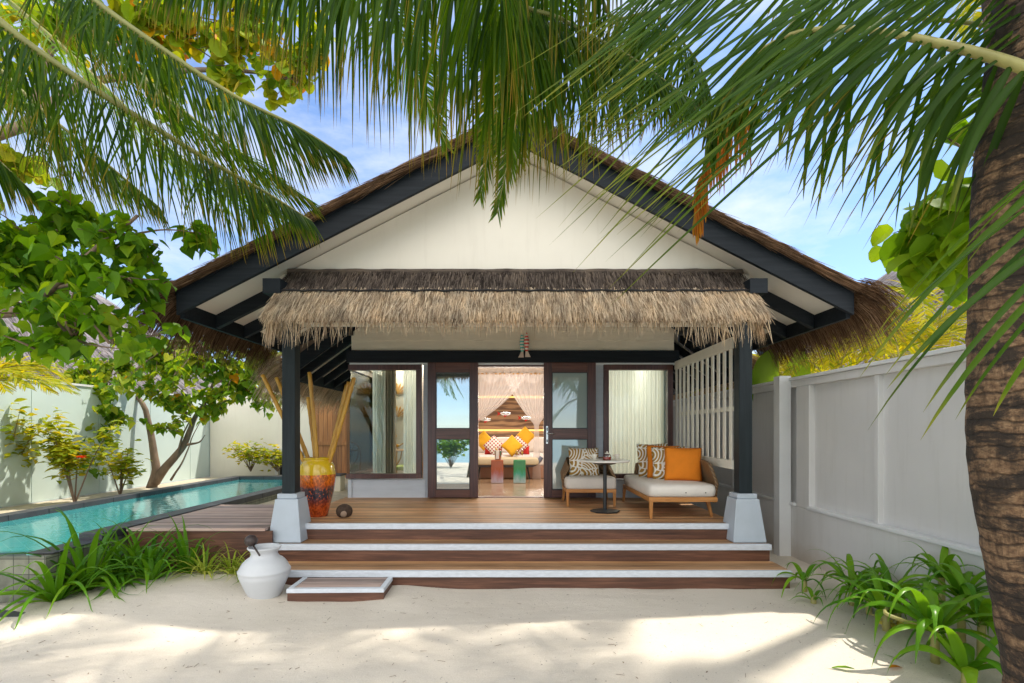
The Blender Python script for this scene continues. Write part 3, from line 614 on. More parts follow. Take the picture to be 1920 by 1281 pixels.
mb = MB(); mb.box(XF+.075, XF+.12, .201, 6.549, .691, 2.269); mb.box(XF+.075, XF+.12, 6.851, 15, .691, 2.269); mb.build('recessed_panel', M['fencewhite'], rw)
mb = MB(); mb.box(XF-.03, XF+.074, .201, 6.549, .694, .73); mb.box(XF-.03, XF+.074, 6.86, 15, .694, .73); mb.box(XF-.035, XF+.2, -.5, 6.97, 2.362, 2.40); mb.box(XF-.03, XF+.2, 7.13, 15, 2.362, 2.40)
mb.build('sill_and_cap', M['trimwhite'], rw, bevel=.005)
mb = MB(); mb.box(XF-.16, XF-.001, 6.97, 7.13, -.1, 2.43); mb.build('pilaster', M['trimwhite'], rw, bevel=.006)
bw = thing('garden_wall', 'pale rear wall with a double wooden gate beyond the pool', 'wall', (-4.8,13.6,0))
mb = MB(); mb.box(-8.02,-5.30,13.6,13.75,.0,2.75); mb.box(-3.98,-2.82,13.6,13.75,0,2.75); mb.box(-5.3,-3.98,13.6,13.75,2.5,2.75); mb.build('wall_panel', M['white_wall'], bw)
mb = MB()
for k in range(11): mb.box(-5.29+k*.119, -5.29+k*.119+.113, 13.62, 13.66, .40, 2.49)
mb.box(-5.29,-3.99,13.595,13.618,1.30,1.40); mb.box(-5.29,-3.99,13.595,13.618,.45,.56); gt = mb.build('wooden_gate', M['gatewood'], bw, bevel=.004)
lw = thing('planter_wall', 'low cream wall with a dark slate cap behind the glazed jar', 'low wall', (-4.1,11,0))
mb = MB(); mb.box(-4.38,-3.72,11.0,11.3,.3,.72); mb.build('wall_face', M['cream'], lw); mb = MB(); mb.box(-4.4,-3.69,10.97,11.33,.722,.76); mb.build('slate_cap', M['coping'], lw, bevel=.005)
lb = thing('wall_lantern_box', 'small white roofed lantern box against the rear wall beyond the pool', 'lantern', (-5.9,13.45,.48))
mb = MB(); 
for x0, x1, z0, z1 in ((-6.18,-6.10,.48,1.12),(-5.68,-5.60,.48,1.12),(-6.1,-5.68,1.04,1.12),(-6.1,-5.68,.48,.54)): mb.box(x0,x1,13.3,13.55,z0,z1)
mb.build('lantern_frame', M['trimwhite'], lb, bevel=.004); mb = MB(); mb.prism([(-6.28,13.26,1.122),(-5.5,13.26,1.122),(-5.5,13.26,1.16),(-5.89,13.26,1.27),(-6.28,13.26,1.16)], (0,.32,0)); mb.build('lantern_roof', M['trimwhite'], lb, bevel=.004)
mb = MB(); mb.box(-6.1,-5.68,13.42,13.5,.54,1.04); mb.build('dark_panel', M['blackmetal'], lb)

# neighbours
def hut(name, label, cx, cy, hx, hy, ze, zr, wall, grey=True, n=9000, face=None):
    h = thing(name, label, 'house', (cx, cy, 0))
    mb = MB(); mb.box(cx-hx*.8, cx+hx*.8, cy-hy*.8, cy+hy*.8, -.1, ze+.25); mb.build('wall', wall, h)
    mb = MB(); c = [(cx-hx,cy-hy,ze),(cx+hx,cy-hy,ze),(cx+hx,cy+hy,ze),(cx-hx,cy+hy,ze)]; r0, r1 = (cx,cy-hy*.45,zr),(cx,cy+hy*.45,zr)
    mb.poly([c[0],c[1],r0]); mb.poly([c[1],c[2],r1,r0]); mb.poly([c[2],c[3],r1]); mb.poly([c[3],c[0],r0,r1]); mb.poly(c[::-1])
    r = mb.build('roof', M['thatch_bodyg'], h); mb = MB()
    for k in range(n):
        sd_ = face if face else rnd.choice((0,1,3)); u = U(0,1); v = U(0,1)**.8
        if sd_ == 0: e0, e1, a, b = V(c[0]), V(c[1]), V(r0), V(r0)
        elif sd_ == 1: e0, e1, a, b = V(c[1]), V(c[2]), V(r0), V(r1)
        else: e0, e1, a, b = V(c[0]), V(c[3]), V(r0), V(r1)
        lo = e0.lerp(e1, u); hi = a.lerp(b, u); p = hi.lerp(lo, v); d = (lo-hi).normalized(); nn = d.cross(e1-e0).normalized(); nn = nn if nn.z > 0 else -nn
        strand(mb, p+nn*U(.0,.05), d+nn*U(0,.12)+V((rnd.gauss(0,.08),rnd.gauss(0,.08),0)), U(.35,.8), U(.02,.04), .06 if v < .93 else .25, (e1-e0).normalized())
    mb.build('roof_thatch', M['thatch_grey'], r)
    return h
hut('neighbour_house', 'grey thatched villa roof rising behind the mint wall', -13.2, 13.5, 4.2, 6.5, 2.35, 6.0, M['white_wall'])
hut('neighbour_house', 'grey thatched villa roof behind the right garden wall', 11.5, 13.6, 5.0, 5.0, 2.4, 6.6, M['white_wall'])
# ================================================================== SOFT THINGS
def cushion(name, label, cat, mat, w, h, th, loc, rot, group=None, n=14, pinch=.10):
    # stands in its local XZ plane, face towards -Y, base at origin
    mb = MB(); g = {}
    for side in (-1, 1):
        for j in range(n+1):
            for i in range(n+1):
                u = 2*i/n-1; v = 2*j/n-1; e = max(0, (1-abs(u)**3.2)*(1-abs(v)**3.2))**.55
                x = u*(1-pinch*(1-abs(v))*abs(u)**2*.5)*w/2; z = v*(1-pinch*(1-abs(u))*abs(v)**2*.5)*h/2+h/2
                y = side*e*th/2*(1+.10*noise.noise(V((u*2.2+loc[0]*3, v*2.2+loc[2]*7, side))))
                if side == 1 and (i in (0, n) or j in (0, n)): g[side, i, j] = g[-1, i, j]
                else: g[side, i, j] = mb.vert((x, y, z))
        for j in range(n):
            for i in range(n):
                q = [g[side,i,j], g[side,i+1,j], g[side,i+1,j+1], g[side,i,j+1]]; mb.face(q if side == -1 else q[::-1])
    o = mb.build(name, mat, smooth=True); o.location = loc; o.rotation_euler = rot
    return tag(o, label, cat, group)
def rbox(mb, x0, x1, y0, y1, z0, z1, crown=.015, n=8):
    # soft boxed cushion
    def fn(side):
        return lambda u, v: None
    nx = 14
    def prof(t, r=.035): return t
    cx, cy = (x0+x1)/2, (y0+y1)/2; a, b = (x1-x0)/2, (y1-y0)/2
    rings = []
    for z, s, off in ((z0,.86,0),(z0,.975,0),(z0+.02,1.0,0),((z0+z1)/2,1.012,0),(z1-.025,1.0,0),(z1-.003,.965,0),(z1+crown*.6,.75,0),(z1+crown,.4,0),(z1+crown,.02,0)):
        ring = []
        for k in range(40):
            t = 2*math.pi*k/40; ct, st = math.cos(t), math.sin(t); p = .16
            ring.append(mb.vert((cx+a*s*math.copysign(abs(ct)**p, ct), cy+b*s*math.copysign(abs(st)**p, st), z)))
        rings.append(ring)
    mb.face(rings[0][::-1])
    for r0, r1 in zip(rings, rings[1:]):
        for k in range(40): mb.face((r0[k], r0[(k+1)%40], r1[(k+1)%40], r1[k]))
    mb.face(rings[-1])
def shell(mb, path, z0, z1f, th, lean=.05):
    # curved woven back: path of (x,y), height per point
    n = len(path); rings = []
    for k, (x, y) in enumerate(path):
        a = V(path[max(k-1,0)]); b = V(path[min(k+1,n-1)]); d = (b-a).normalized(); o = V((d.y, -d.x)); t = k/(n-1); zt = z1f(t)
        q = []
        for z, f, off in ((z0,0,0),(z0+(zt-z0)*.5,0,.03),(zt-.02,0,lean),(zt,.25,lean),(zt,.75,lean),(zt-.02,1,lean),(z0+(zt-z0)*.5,1,.03),(z0,1,0)):
            r = V((x, y))+o*(f*th+off); q.append(mb.vert((r.x, r.y, z)))
        rings.append(q)
    for r0, r1 in zip(rings, rings[1:]):
        for k in range(8): mb.face((r0[k], r1[k], r1[(k+1)%8], r0[(k+1)%8]))
    mb.face(rings[0]); mb.face(rings[-1][::-1])
def legs(par, pts, ztop, mat):
    for (x, y, dx, dy) in pts:
        mb = MB(); mb.bar((x,y,ztop),(x+dx,y+dy,0), .05,.05, w2=.032, h2=.032, up=V((0,1,0))); mb.build('leg', mat, par, bevel=.004)
# ---- armchair (local coords, z=0 at deck)
ac = thing('armchair', 'rattan backed teak armchair with off white seat beside the right sliding door', 'armchair', (1.12,7.98,ZD), 0, local=True)
mb = MB(); mb.box(-.37,.37,-.37,-.325,.205,.26); mb.box(-.37,-.325,-.324,.33,.205,.26); mb.box(.325,.37,-.324,.33,.205,.26); mb.box(-.324,.324,.29,.33,.205,.26); mb.box(-.32,.32,-.32,.29,.215,.23); mb.build('frame', M['teak'], ac, bevel=.006)
legs(ac, [(-.345,-.345,-.0,-.0),(.345,-.345,0,0),(-.33,.30,-.02,.04),(.33,.30,.02,.04)], .26, M['teakz'])
mb = MB(); rbox(mb, -.375,.375,-.385,.30,.262,.425); mb.build('seat_cushion', M['upholstery'], ac, smooth=True)
pth = [(.375,-.16),(.385,0),(.375,.18),(.31,.31),(.16,.365),(0,.375),(-.16,.365),(-.31,.31),(-.375,.18),(-.385,0),(-.375,-.16)]
mb = MB(); shell(mb, [(p.x,p.y) for p in spline([(a,b,0) for a,b in pth], 36)], .26, lambda t: .56+.14*min(1,math.sin(math.pi*t)*1.6), -.035, -.05); mb.build('backrest', M['rattan'], ac, smooth=True)
cushion('throw_cushion', 'ochre and white leaf print cushion alone on the armchair', 'cushion', M['leafprint'], .47,.45,.15, (1.05,7.86,ZD+.425), (-.28,.02,.05), 'leaf print cushions on the veranda seats')
# ---- daybed
db = thing('daybed', 'teak daybed with off white mattress and curved rattan side at the right post', 'daybed', (2.14,7.38,ZD), 0, local=True)
X0, X1, Y0, Y1 = -.44,.43,-.82,.80
mb = MB(); mb.box(X0,X1,Y0,Y0+.045,.215,.275); mb.box(X0,X0+.045,Y0+.046,Y1,.215,.275); mb.box(X1-.045,X1,Y0+.046,Y1,.215,.275); mb.box(X0+.046,X1-.046,Y1-.045,Y1,.215,.275); mb.box(X0+.05,X1-.05,Y0+.05,Y1-.05,.225,.24); mb.build('frame', M['teak'], db, bevel=.006)
legs(db, [(X0+.028,Y0+.028,0,0),(X1-.07,Y0+.20,.06,-.02),(X0+.028,Y1-.028,-.02,.02),(X1-.07,Y1-.1,.05,.02)], .26, M['teakz'])
mb = MB(); rbox(mb, X0-.005,X1+.0,Y0-.01,Y1,.278,.43); mo = mb.build('mattress', M['upholstery'], db, smooth=True)
mb = MB()
for x in (.02,.27): mb = MB(); mb.ell((x,Y0-.018,.335),(.008,.005,.008),8,6); mb.build('eyelet', M['blackmetal'], mo)
pth = [(X1+.0,Y0+.05),(X1+.025,-.55),(X1+.035,-.2),(X1+.03,.3),(X1-.02,.66),(X1-.2,.83),(X1-.45,.85),(X1-.68,.84)]
mb = MB(); shell(mb, [(p.x,p.y) for p in spline([(a,b,0) for a,b in pth], 40)], .20, lambda t: .70+.05*math.sin(math.pi*t)-.10*max(0,t-.85)/.15, -.04, -.055); mb.build('rattan_side', M['rattan'], db, smooth=True)
gz = ZD+.432
cushion('throw_cushion', 'plain orange cushion nearest the camera on the daybed', 'cushion', M['orange'], .50,.47,.14, (2.28,7.02,gz), (-.20,.03,-.12), 'orange cushions on the daybed')
cushion('throw_cushion', 'leaf print cushion tucked behind the front orange cushion', 'cushion', M['leafprint'], .48,.47,.13, (2.16,7.20,gz), (-.18,-.02,-.10), 'leaf print cushions on the veranda seats')
cushion('throw_cushion', 'orange cushion half hidden between two leaf print cushions', 'cushion', M['orange'], .47,.48,.12, (2.13,7.42,gz), (-.16,.02,-.06), 'orange cushions on the daybed')
cushion('throw_cushion', 'leaf print cushion at the far left of the daybed row', 'cushion', M['leafprint'], .46,.50,.13, (2.05,7.62,gz), (-.14,-.04,-.05), 'leaf print cushions on the veranda seats')
# ---- bistro table and tea things
TX, TY, TZ = 1.24, 7.15, ZD+.715
bt = thing('side_table', 'round white topped pedestal table with black column in front of the armchair', 'table', (TX,TY,ZD), local=True)
mb = MB(); mb.lathe([(.0,.69),(.325,.69),(.34,.698),(.34,.708),(.333,.715),(0,.715)], 48); mb.build('tabletop', M['tabletop'], bt, smooth=False)
mb = MB(); mb.lathe([(.0,.655),(.13,.655),(.21,.688),(0,.689)], 6); mb.tube([(0,0,.02),(0,0,.66)], .026, 14); mb.build('column', M['blackmetal'], bt, smooth=False)
mb = MB(); mb.lathe([(0,0),(.19,0),(.21,.012),(.20,.022),(.05,.032),(0,.034)], 8); mb.build('base', M['blackmetal'], bt)
cup = thing('tea_cup', 'cream cup on a saucer at the left of the round table', 'cup', (TX-.15,TY-.02,TZ), 0, 'cream cups on the round table', local=True)
mb = MB(); mb.lathe([(0,.012),(.022,.012),(.027,.016),(.036,.05),(.039,.08),(.036,.08),(.033,.05),(.02,.02),(0,.02)], 24); mb.build('cup_bowl', M['ceramic'], cup, smooth=True)
mb = MB(); mb.lathe([(0,0),(.05,.0),(.078,.011),(.076,.014),(.045,.006),(0,.006)], 28); mb.build('saucer', M['ceramic'], cup, smooth=True)
mb = MB(); mb.tube([(-.035+.0-.028*math.sin(a), 0, .047+.022*math.cos(a)) for a in [math.pi*k/8 for k in range(9)]], .005, 6); mb.build('handle', M['ceramic'], cup, smooth=True)
copytree(cup, (TX+.175,TY+.03,TZ), .4, 'cream cup on a saucer at the right of the round table')
tp = thing('glass_teapot', 'small clear glass teapot of red tea in the middle of the round table', 'teapot', (TX+.02,TY-.05,TZ), local=True)
mb = MB(); mb.lathe([(0,.002),(.05,.002),(.058,.02),(.057,.05),(.048,.075),(.036,.088),(.034,.088)], 26); mb.tube([(.05,0,.04),(.075,0,.06),(.085,0,.075)], [.011,.008,.006], 8); mb.build('glass_body', M['glass_pot'], tp, smooth=True)
mb = MB(); mb.lathe([(0,.005),(.048,.005),(.055,.02),(.053,.045),(0,.046)], 26); mb.build('tea', M['tea'], tp, smooth=True)
mb = MB(); mb.lathe([(0,.089),(.037,.089),(.03,.10),(.01,.104),(.008,.11),(.011,.118),(0,.122)], 22); mb.build('lid', M['ceramic'], tp, smooth=True)

# ---- jar, bamboo, coconut, urn
JX, JY = -2.60, 6.80
mb = MB(); mb.lathe([(0,.0),(.125,.0),(.135,.02),(.165,.15),(.205,.32),(.228,.47),(.232,.56),(.215,.66),(.175,.725),(.160,.735),(.172,.748),(.178,.758),(.172,.768),(.155,.765),(.148,.74),(.19,.6),(.18,.4),(0,.3)], 48)
o = mb.build('glazed_jar', M['jar'], smooth=True); o.location = (JX,JY,ZD); tag(o, 'large glazed jar banded yellow, orange and blue standing on the deck by the left post', 'jar')
for lab, (bx, by), top in (('dark leaning bamboo pole furthest left of the post', (-.05,-.03), P(492,703,6.70)), ('short dark bamboo pole close to the left edge of the post', (-.03,.05), P(518,708,6.85)),
        ('tallest upright bamboo pole in the glazed jar', (.03,-.02), P(580,698,6.78)), ('thin upright bamboo pole beside the tallest one', (-.01,.04), P(577,745,6.90)),
        ('bamboo pole leaning right with its tip nearest the window', (.10,-.03), P(664,708,6.74)), ('bamboo pole leaning right just inside the outer one', (.07,.0), P(654,716,6.84)), ('bamboo pole leaning right at the back of the jar', (.06,.05), P(650,722,6.95))):
    a = V((JX+bx*.9, JY+by*.9, ZD+.45)); b = top; mb = MB(); n = 26; pts = []; rr_ = []
    for k in range(n+1):
        u = k/n; pts.append(a.lerp(b,u)+V((math.sin(u*3)*.006,0,0))); rr_.append(.0255*(1.16 if k%5 == 3 else 1.0))
    mb.tube(pts, rr_, 10); tag(mb.build('bamboo_pole', M['bamboo'], smooth=True), lab, 'pole', 'bamboo poles in the glazed jar')
cc = thing('coconut_shell', 'dark half coconut shell ornament lying on the deck near the glazed jar', 'coconut shell', (-2.22,6.72,ZD))
mb = MB(); Mc = Matrix.Rotation(.15,3,'Z'); mb.ell((-2.22,6.72,ZD+.075),(.105,.09,.095),20,12,M=Mc); mb.build('husk', M['coconut'], cc, smooth=True)
mb = MB(); mb.ell((-2.205,6.645,ZD+.05),(.042,.025,.045),16,8); mb.build('pale_core', M['coconut_flesh'], cc, smooth=True)
ur = thing('water_urn', 'white clay water urn in the sand at the left of the steps', 'urn', (-2.52,5.20,0))
mb = MB(); mb.lathe([(0,-.03),(.115,-.03),(.13,.0),(.185,.12),(.225,.215),(.240,.26),(.236,.275),(.245,.285),(.245,.30),(.236,.31),(.21,.36),(.206,.365),(.20,.375),(.17,.405),(.135,.43),(.122,.455),(.128,.485),(.152,.51),(.158,.52),(.155,.53),(.142,.528),(.115,.49),(.11,.45),(.16,.40),(.20,.30),(.1,.1),(0,.08)], 48, (-2.52,5.20,0)); mb.build('urn_body', M['urn'], ur, smooth=True)
ld = thing('coconut_ladle', 'dark coconut ladle resting across the mouth of the white urn', 'ladle', (-2.52,5.15,.53))
mb = MB(); mb.ell((-2.62,5.13,.60),(.062,.062,.058),16,10); mb.build('ladle_bowl', M['ladle'], ld, smooth=True); mb = MB(); mb.tube([(-2.60,5.11,.575),(-2.46,4.98,.49)], .009, 8); mb.build('ladle_stick', M['ladle'], ld, smooth=True)
# ---- hanging fish
for lab, x, m_, l_ in (('red and white striped wooden fish hanging over the doorway', .185,'fish_red',.40), ('teal and white striped wooden fish hanging behind the red one', .115,'fish_teal',.40)):
    z1 = pz(624,8.42); fsh = thing('hanging_fish', lab, 'ornament', (x,8.40,z1), 0, 'wooden fish over the doorway'); dx = 1 if m_ == 'fish_red' else -1
    Y_ = 8.38 if dx > 0 else 8.44; mb = MB(); mb.lathe([(.003,z1),(.022,z1-.04),(.040,z1-.12),(.042,z1-.18),(.026,z1-.29),(.018,z1-.31)], 14, (x,Y_,0), M=Matrix.Rotation(0,3,'X')); mb.build('fish_body', M[m_], fsh, smooth=True)
    mb = MB(); mb.prism([(x-.018,Y_-.01,z1-.305),(x+.018,Y_-.01,z1-.305),(x+dx*.02+.045,Y_-.01,z1-.40),(x+dx*.02-.045,Y_-.01,z1-.40)], (0,.02,0)); mb.build('fish_tail', M['fish_tail'], fsh, bevel=.003)
    mb = MB(); mb.tube([(x,Y_,z1),(x*.5+.075,Y_,z1+.12)], .0025, 5); mb.build('hanging_cord', M['fish_tail'], fsh)

# ================================================================== ROOM
bed = thing('bed', 'wide bed with white linen seen through the open doors', 'bed', (-.1,13,ZD))
mb = MB(); mb.box(-1.15,1.0,12.05,14.0,.58,.86); mb.build('bed_base', M['pinkwood'], bed, bevel=.01)
mb = MB(); mb.box(-1.1,.95,12.08,13.98,.862,1.12); mb.build('mattress', M['linen'], bed, bevel=.05)
mb = MB()
def hbtop(x): return pz(718,14.2)+.10-.12*abs(x)**1.5
n = 20; pts = [(-1.3+2.5*k/n, 14.1, hbtop(-1.3+2.5*k/n)) for k in range(n+1)]
mb.prism([(1.2,14.1,.6),(-1.3,14.1,.6)]+pts, (0,.18,0)); mb.build('headboard', M['headboard'], bed)
mb = MB(); mb.box(-1.25,1.15,13.96,14.06,1.12,pz(838,14.0)); mb.build('headboard_shelf', M['headboard'], bed, bevel=.01)
mb = MB(); mb.box(-1.2,1.1,14.07,14.09,pz(806,14)-.035,pz(806,14)+.01); mb.build('cove_light', M['cove'], bed)
mb = MB(); mb.box(-1.25,1.15,14.07,14.092,pz(744,14)-.02,pz(744,14)+.012); mb.build('upper_cove_light', M['cove'], bed)
def rot(a): return a
for lab, pxx, pyb, Y, w, m_, ang, nm, grp in (
    ('large mustard cushion standing on its corner in the centre of the bed', 960,857,12.02,.37,'mustard',.785,'bed_cushion','mustard cushions on the bed'),
    ('mustard cushion on its corner at the left of the bed', 907,846,12.5,.36,'mustard',.80,'bed_cushion','mustard cushions on the bed'),
    ('mustard cushion on its corner at the right of the bed', 985,838,12.55,.36,'mustard',.74,'bed_cushion','mustard cushions on the bed'),
    ('red and white lozenge cushion left of the central mustard one', 926,856,12.2,.36,'lozenge',.80,'bed_cushion','lozenge cushions on the bed'),
    ('red and white lozenge cushion right of the central mustard one', 971,856,12.22,.36,'lozenge',.76,'bed_cushion','lozenge cushions on the bed')):
    b = P(pxx, pyb, Y); dg = w*1.414
    o = cushion(nm, lab, 'cushion', M[m_], w,w,.13, (0,0,0), (0,0,0), grp)
    o.matrix_world = Matrix.Translation((b.x, Y, b.z+dg/2)) @ Matrix.Rotation(-.15,4,'X') @ Matrix.Rotation(ang,4,'Y') @ Matrix.Translation((0,0,-w/2))
for lab, x, y in (('plain red cushion behind the left lozenge cushion', -.52,12.34), ('plain red cushion behind the right lozenge cushion', .13,12.36)):
    cushion('bed_cushion', lab, 'cushion', M['red'], .42,.20,.12, (x,y,1.12), (-.1,0,0), 'red cushions on the bed')
for lab, x in (('left white bed pillow against the headboard', -.60), ('right white bed pillow against the headboard', .45)):
    cushion('bed_pillow', lab, 'pillow', M['linen'], .98,.42,.2, (x,13.2,1.12), (-.3,0,0), 'white pillows on the bed')
bn = thing('bed_bench', 'beige upholstered bench with blue grey curved frame at the foot of the bed', 'bench', (-.15,11.75,ZD))
mb = MB(); rbox(mb, -1.1,.52,11.55,11.95,.92,1.07); mb.build('bench_seat', M['bench_fabric'], bn, smooth=True)
mb = MB(); mb.tube(spline([(-1.1,11.75,.905),(.2,11.75,.90),(.42,11.75,.92),(.54,11.75,1.0),(.60,11.75,1.09)], 20), .05, 8); mb.build('bench_frame', M['bluegrey'], bn, smooth=True)
for x, dx in ((-.80,-.05),(.27,.06)):
    mb = MB(); mb.bar((x,11.75,.88),(x+dx,11.75,.58),.045,.045,w2=.03,h2=.03); mb.build('leg', M['blackmetal'], bn)
for nm, lab, x, m_, Y in (('drum_stool', 'glossy orange painted block stool below the ice bucket', px(932.5,11.0),'stool_o',11.0), ('drum_stool', 'glossy green painted block stool below the champagne glasses', px(974,11.0),'stool_g',11.0)):
    mb = MB(); mb.box(-.13,.13,-.13,.13,0,.49); o = mb.build(nm, M[m_], bevel=.015); o.location = (x,Y,.579); tag(o, lab, 'stool', 'painted block stools in the room')
ib = thing('ice_bucket', 'steel ice bucket with bottle and white napkin on the orange stool', 'ice bucket', (px(933,11.0),11.0,1.07))
bx = px(934,11.0); mb = MB(); mb.lathe([(0,1.07),(.06,1.07),(.085,1.26),(.09,1.265),(.082,1.26),(.057,1.09),(0,1.085)], 24, (bx,11.0,0)); mb.build('bucket', M['steel'], ib, smooth=True)
mb = MB(); mb.tube([(bx+.02,11.0,1.1),(bx-.03,11.0,1.26),(bx-.055,11.0,1.34)], [.035,.03,.012], 10); mb.build('bottle', M['rattan_plain'], ib, smooth=True)
mb = MB(); mb.box(bx-.045,bx+.02,10.895,10.91,1.09,1.27); mb.build('napkin', M['linen'], ib, bevel=.004)
for lab, x in (('champagne flute on the left of the green stool', px(969,11)), ('champagne flute on the right of the green stool', px(979,11))):
    g = thing('champagne_flute', lab, 'glass', (x,11,1.07), 0, 'champagne glasses on the green stool'); mb = MB(); mb.lathe([(0,1.071),(.03,1.072),(.005,1.08),(.004,1.15),(.02,1.19),(.024,1.25),(.02,1.29)], 14, (x,11,0)); mb.build('flute', M['glass_pot'], g, smooth=True)
    mb = MB(); mb.lathe([(0,1.16),(.017,1.19),(.021,1.245),(0,1.246)], 12, (x,11,0)); mb.build('champagne', M['mustard'], g, smooth=True)
# wall fish
for lab, q in (('chrome and red fish sculpture highest on the headboard', P(948,776,13.9)), ('chrome fish sculpture low on the left of the headboard', P(911,787,13.9)), ('chrome and red fish sculpture low on the right of the headboard', P(987,784,13.9))):
    f = thing('fish_sculpture', lab, 'sculpture', q, 0, 'fish sculptures on the headboard'); dx = 1 if q.x > .2 else -1
    mb = MB(); mb.ell(q, (.15,.04,.055), 16, 10); mb.build('fish_body', M['fish_chrome'], f, smooth=True)
    mb = MB(); x = q.x-.13*1; mb.prism([(x,q.y-.02,q.z),(x-.11,q.y-.02,q.z+.07),(x-.07,q.y-.02,q.z),(x-.11,q.y-.02,q.z-.06)], (0,.03,0)); mb.prism([(q.x-.05,q.y-.03,q.z-.04),(q.x+.05,q.y-.03,q.z-.045),(q.x-.03,q.y-.03,q.z-.10)], (0,.02,0)); mb.build('fins', M['red'], f)
# mosquito net
nt = thing('canopy_net', 'gathered white mosquito net with its rail over the bed', 'net', (-.1,12.2,ZD))
zr = pz(703,12.2); mb = MB()
for a, b in (((-1.3,12.0,zr),(1.15,12.0,zr)),((-1.3,14.0,zr),(1.15,14.0,zr)),((-1.3,12.0,zr),(-1.3,14.0,zr)),((1.15,12.0,zr),(1.15,14.0,zr))): mb.tube([a,b], .018, 8)
mb.build('rail', M['rattan_plain'], nt, smooth=True)
mb = MB()
def val(u, v): x = -1.3+2.45*u; s = abs(math.sin(u*math.pi*5)); return V((x, 11.97+.03*math.sin(u*150)+.02*math.sin(u*37), zr+.02-v*(.08+.16*s)))
mb.grid(val, 150, 5)
def top(u, v): return V((-1.3+2.45*u+(.0-(-1.3+2.45*u))*v*.6, 12.0+1.0*v, zr+.02+.42*v+.02*math.sin(u*80)))
mb.grid(top, 80, 4); mb.build('valance', M['net'], nt, smooth=True)
def drape(xa, xb, xt, zt, zb, ph):
    mb = MB()
    def fn(u, v):
        if v < .6:
            w = v/.6; e = w**1.25; x0 = xa+(xb-xa)*u; xx = x0+(xt+(u-.5)*.10-x0)*e; z = zr-.02+(zt-zr)*w-.12*math.sin(math.pi*w)*(1-abs(u-.5)*1.2); amp = .035*(1-e*.5)
        else:
            w = (v-.6)/.4; xx = xt+(u-.5)*(.10+.10*w); z = zt+(zb-zt)*w; amp = .02
        return V((xx, 11.93+amp*math.sin(u*60+ph)-.05*v, z))
    mb.grid(fn, 110, 26); return mb.build('drape', M['net'], nt, smooth=True)
drape(-.25,1.15, px(1006,11.9), pz(795,11.9), pz(900,11.9), 0); drape(.28,-1.3, px(893,11.9), pz(795,11.9), pz(900,11.9), 2)
# curtains
def curtain(lab, x0, x1, y, z0, z1, mat, pl, name='curtain', amp=.035, grp=None):
    mb = MB(); mb.grid(lambda u, v: V((x0+(x1-x0)*u, y+amp*math.sin(u*pl+.6*math.sin(v*2))*(.6+.4*v)+.012*math.sin(u*pl*2.7+1), z1+(z0-z1)*v)), int(pl*3), 8)
    return tag(mb.build(name, mat, smooth=True), lab, 'curtain', grp)
curtain('white sheer curtain filling the right window', px(1140,8.95), px(1256,8.95), 8.95, .62, 2.86, M['sheer'], 95)
curtain('white sheer curtain at the right edge of the corner window', px(756,9.0), px(787,9.0), 9.0, .62, 2.86, M['sheer'], 32)
curtain('white sheer curtain in the corner of the corner window', px(698,9.15), px(722,9.15), 9.15, .62, 2.86, M['sheer'], 26)
curtain('taupe curtain beside the corner sheer in the corner window', px(716,9.3), px(742,9.3), 9.3, .62, 2.86, M['drape'], 26)
# corner-window table
rx, ry = px(727,9.55), 9.62
rt = thing('cane_table', 'round cane table with curved legs inside the corner window', 'table', (rx,ry,ZD))
tz = pz(843,9.6); mb = MB(); mb.lathe([(0,tz-.03),(.27,tz-.03),(.29,tz-.015),(.27,tz),(0,tz)], 32, (rx,ry,0)); mb.build('tabletop', M['rattan_plain'], rt)
for k in range(5):
    a = k*1.2566+.5; c, s = math.cos(a), math.sin(a); mb = MB(); mb.tube(spline([(rx+.25*c,ry+.25*s,tz-.03),(rx+.21*c,ry+.21*s,tz-.2),(rx+.06*c,ry+.06*s,tz-.45),(rx+.17*c,ry+.17*s,.585)], 12), .014, 7); mb.build('leg', M['rattan_plain'], rt, smooth=True)
fsx = rx+.10; fr = thing('fruit_stand', 'tiered fruit stand on the cane table inside the corner window', 'fruit stand', (fsx,ry-.05,tz))
mb = MB(); mb.tube([(fsx,ry-.05,tz),(fsx,ry-.05,tz+.36)], .008, 8); mb.lathe([(0,tz+.02),(.12,tz+.03),(.12,tz+.038),(0,tz+.03)], 22, (fsx,ry-.05,0)); mb.lathe([(0,tz+.2),(.075,tz+.21),(.075,tz+.216),(0,tz+.208)], 22, (fsx,ry-.05,0)); mb.build('stand', M['steel'], fr, smooth=True)
mb = MB()
for k in range(14): a = k*.8; r = .07 if k < 9 else .04; mb.ell((fsx+r*math.cos(a), ry-.05+r*math.sin(a), tz+(.07 if k < 9 else .25)), (.034,.034,.032), 10, 7)
mb.build('fruit', M['fruit'], fr, smooth=True)
ts = thing('tea_set', 'white teapot and cups on the cane table inside the corner window', 'tea set', (rx-.13,ry-.1,tz)); mb = MB(); mb.ell((rx-.12,ry-.1,tz+.06),(.06,.06,.06),14,9); mb.lathe([(0,tz+.11),(.03,tz+.115),(0,tz+.14)],12,(rx-.12,ry-.1,0)); mb.build('teapot', M['linen'], ts, smooth=True)
for dx_, dy_ in ((-.21,-.04),(-.02,-.14)):
    mb = MB(); mb.lathe([(0,tz),(.03,tz),(.04,tz+.05),(.036,tz+.05),(0,tz+.01)],14,(rx+dx_,ry+dy_,0)); mb.build('cup', M['linen'], ts, smooth=True)
ch = thing('cane_chair', 'cane chair with green print seat behind the cane table', 'chair', (rx+.22,10.1,ZD)); mb = MB(); rbox(mb, rx-.02,rx+.46,9.98,10.4,.92,1.0); mb.build('seat', M['greenpat'], ch, smooth=True)
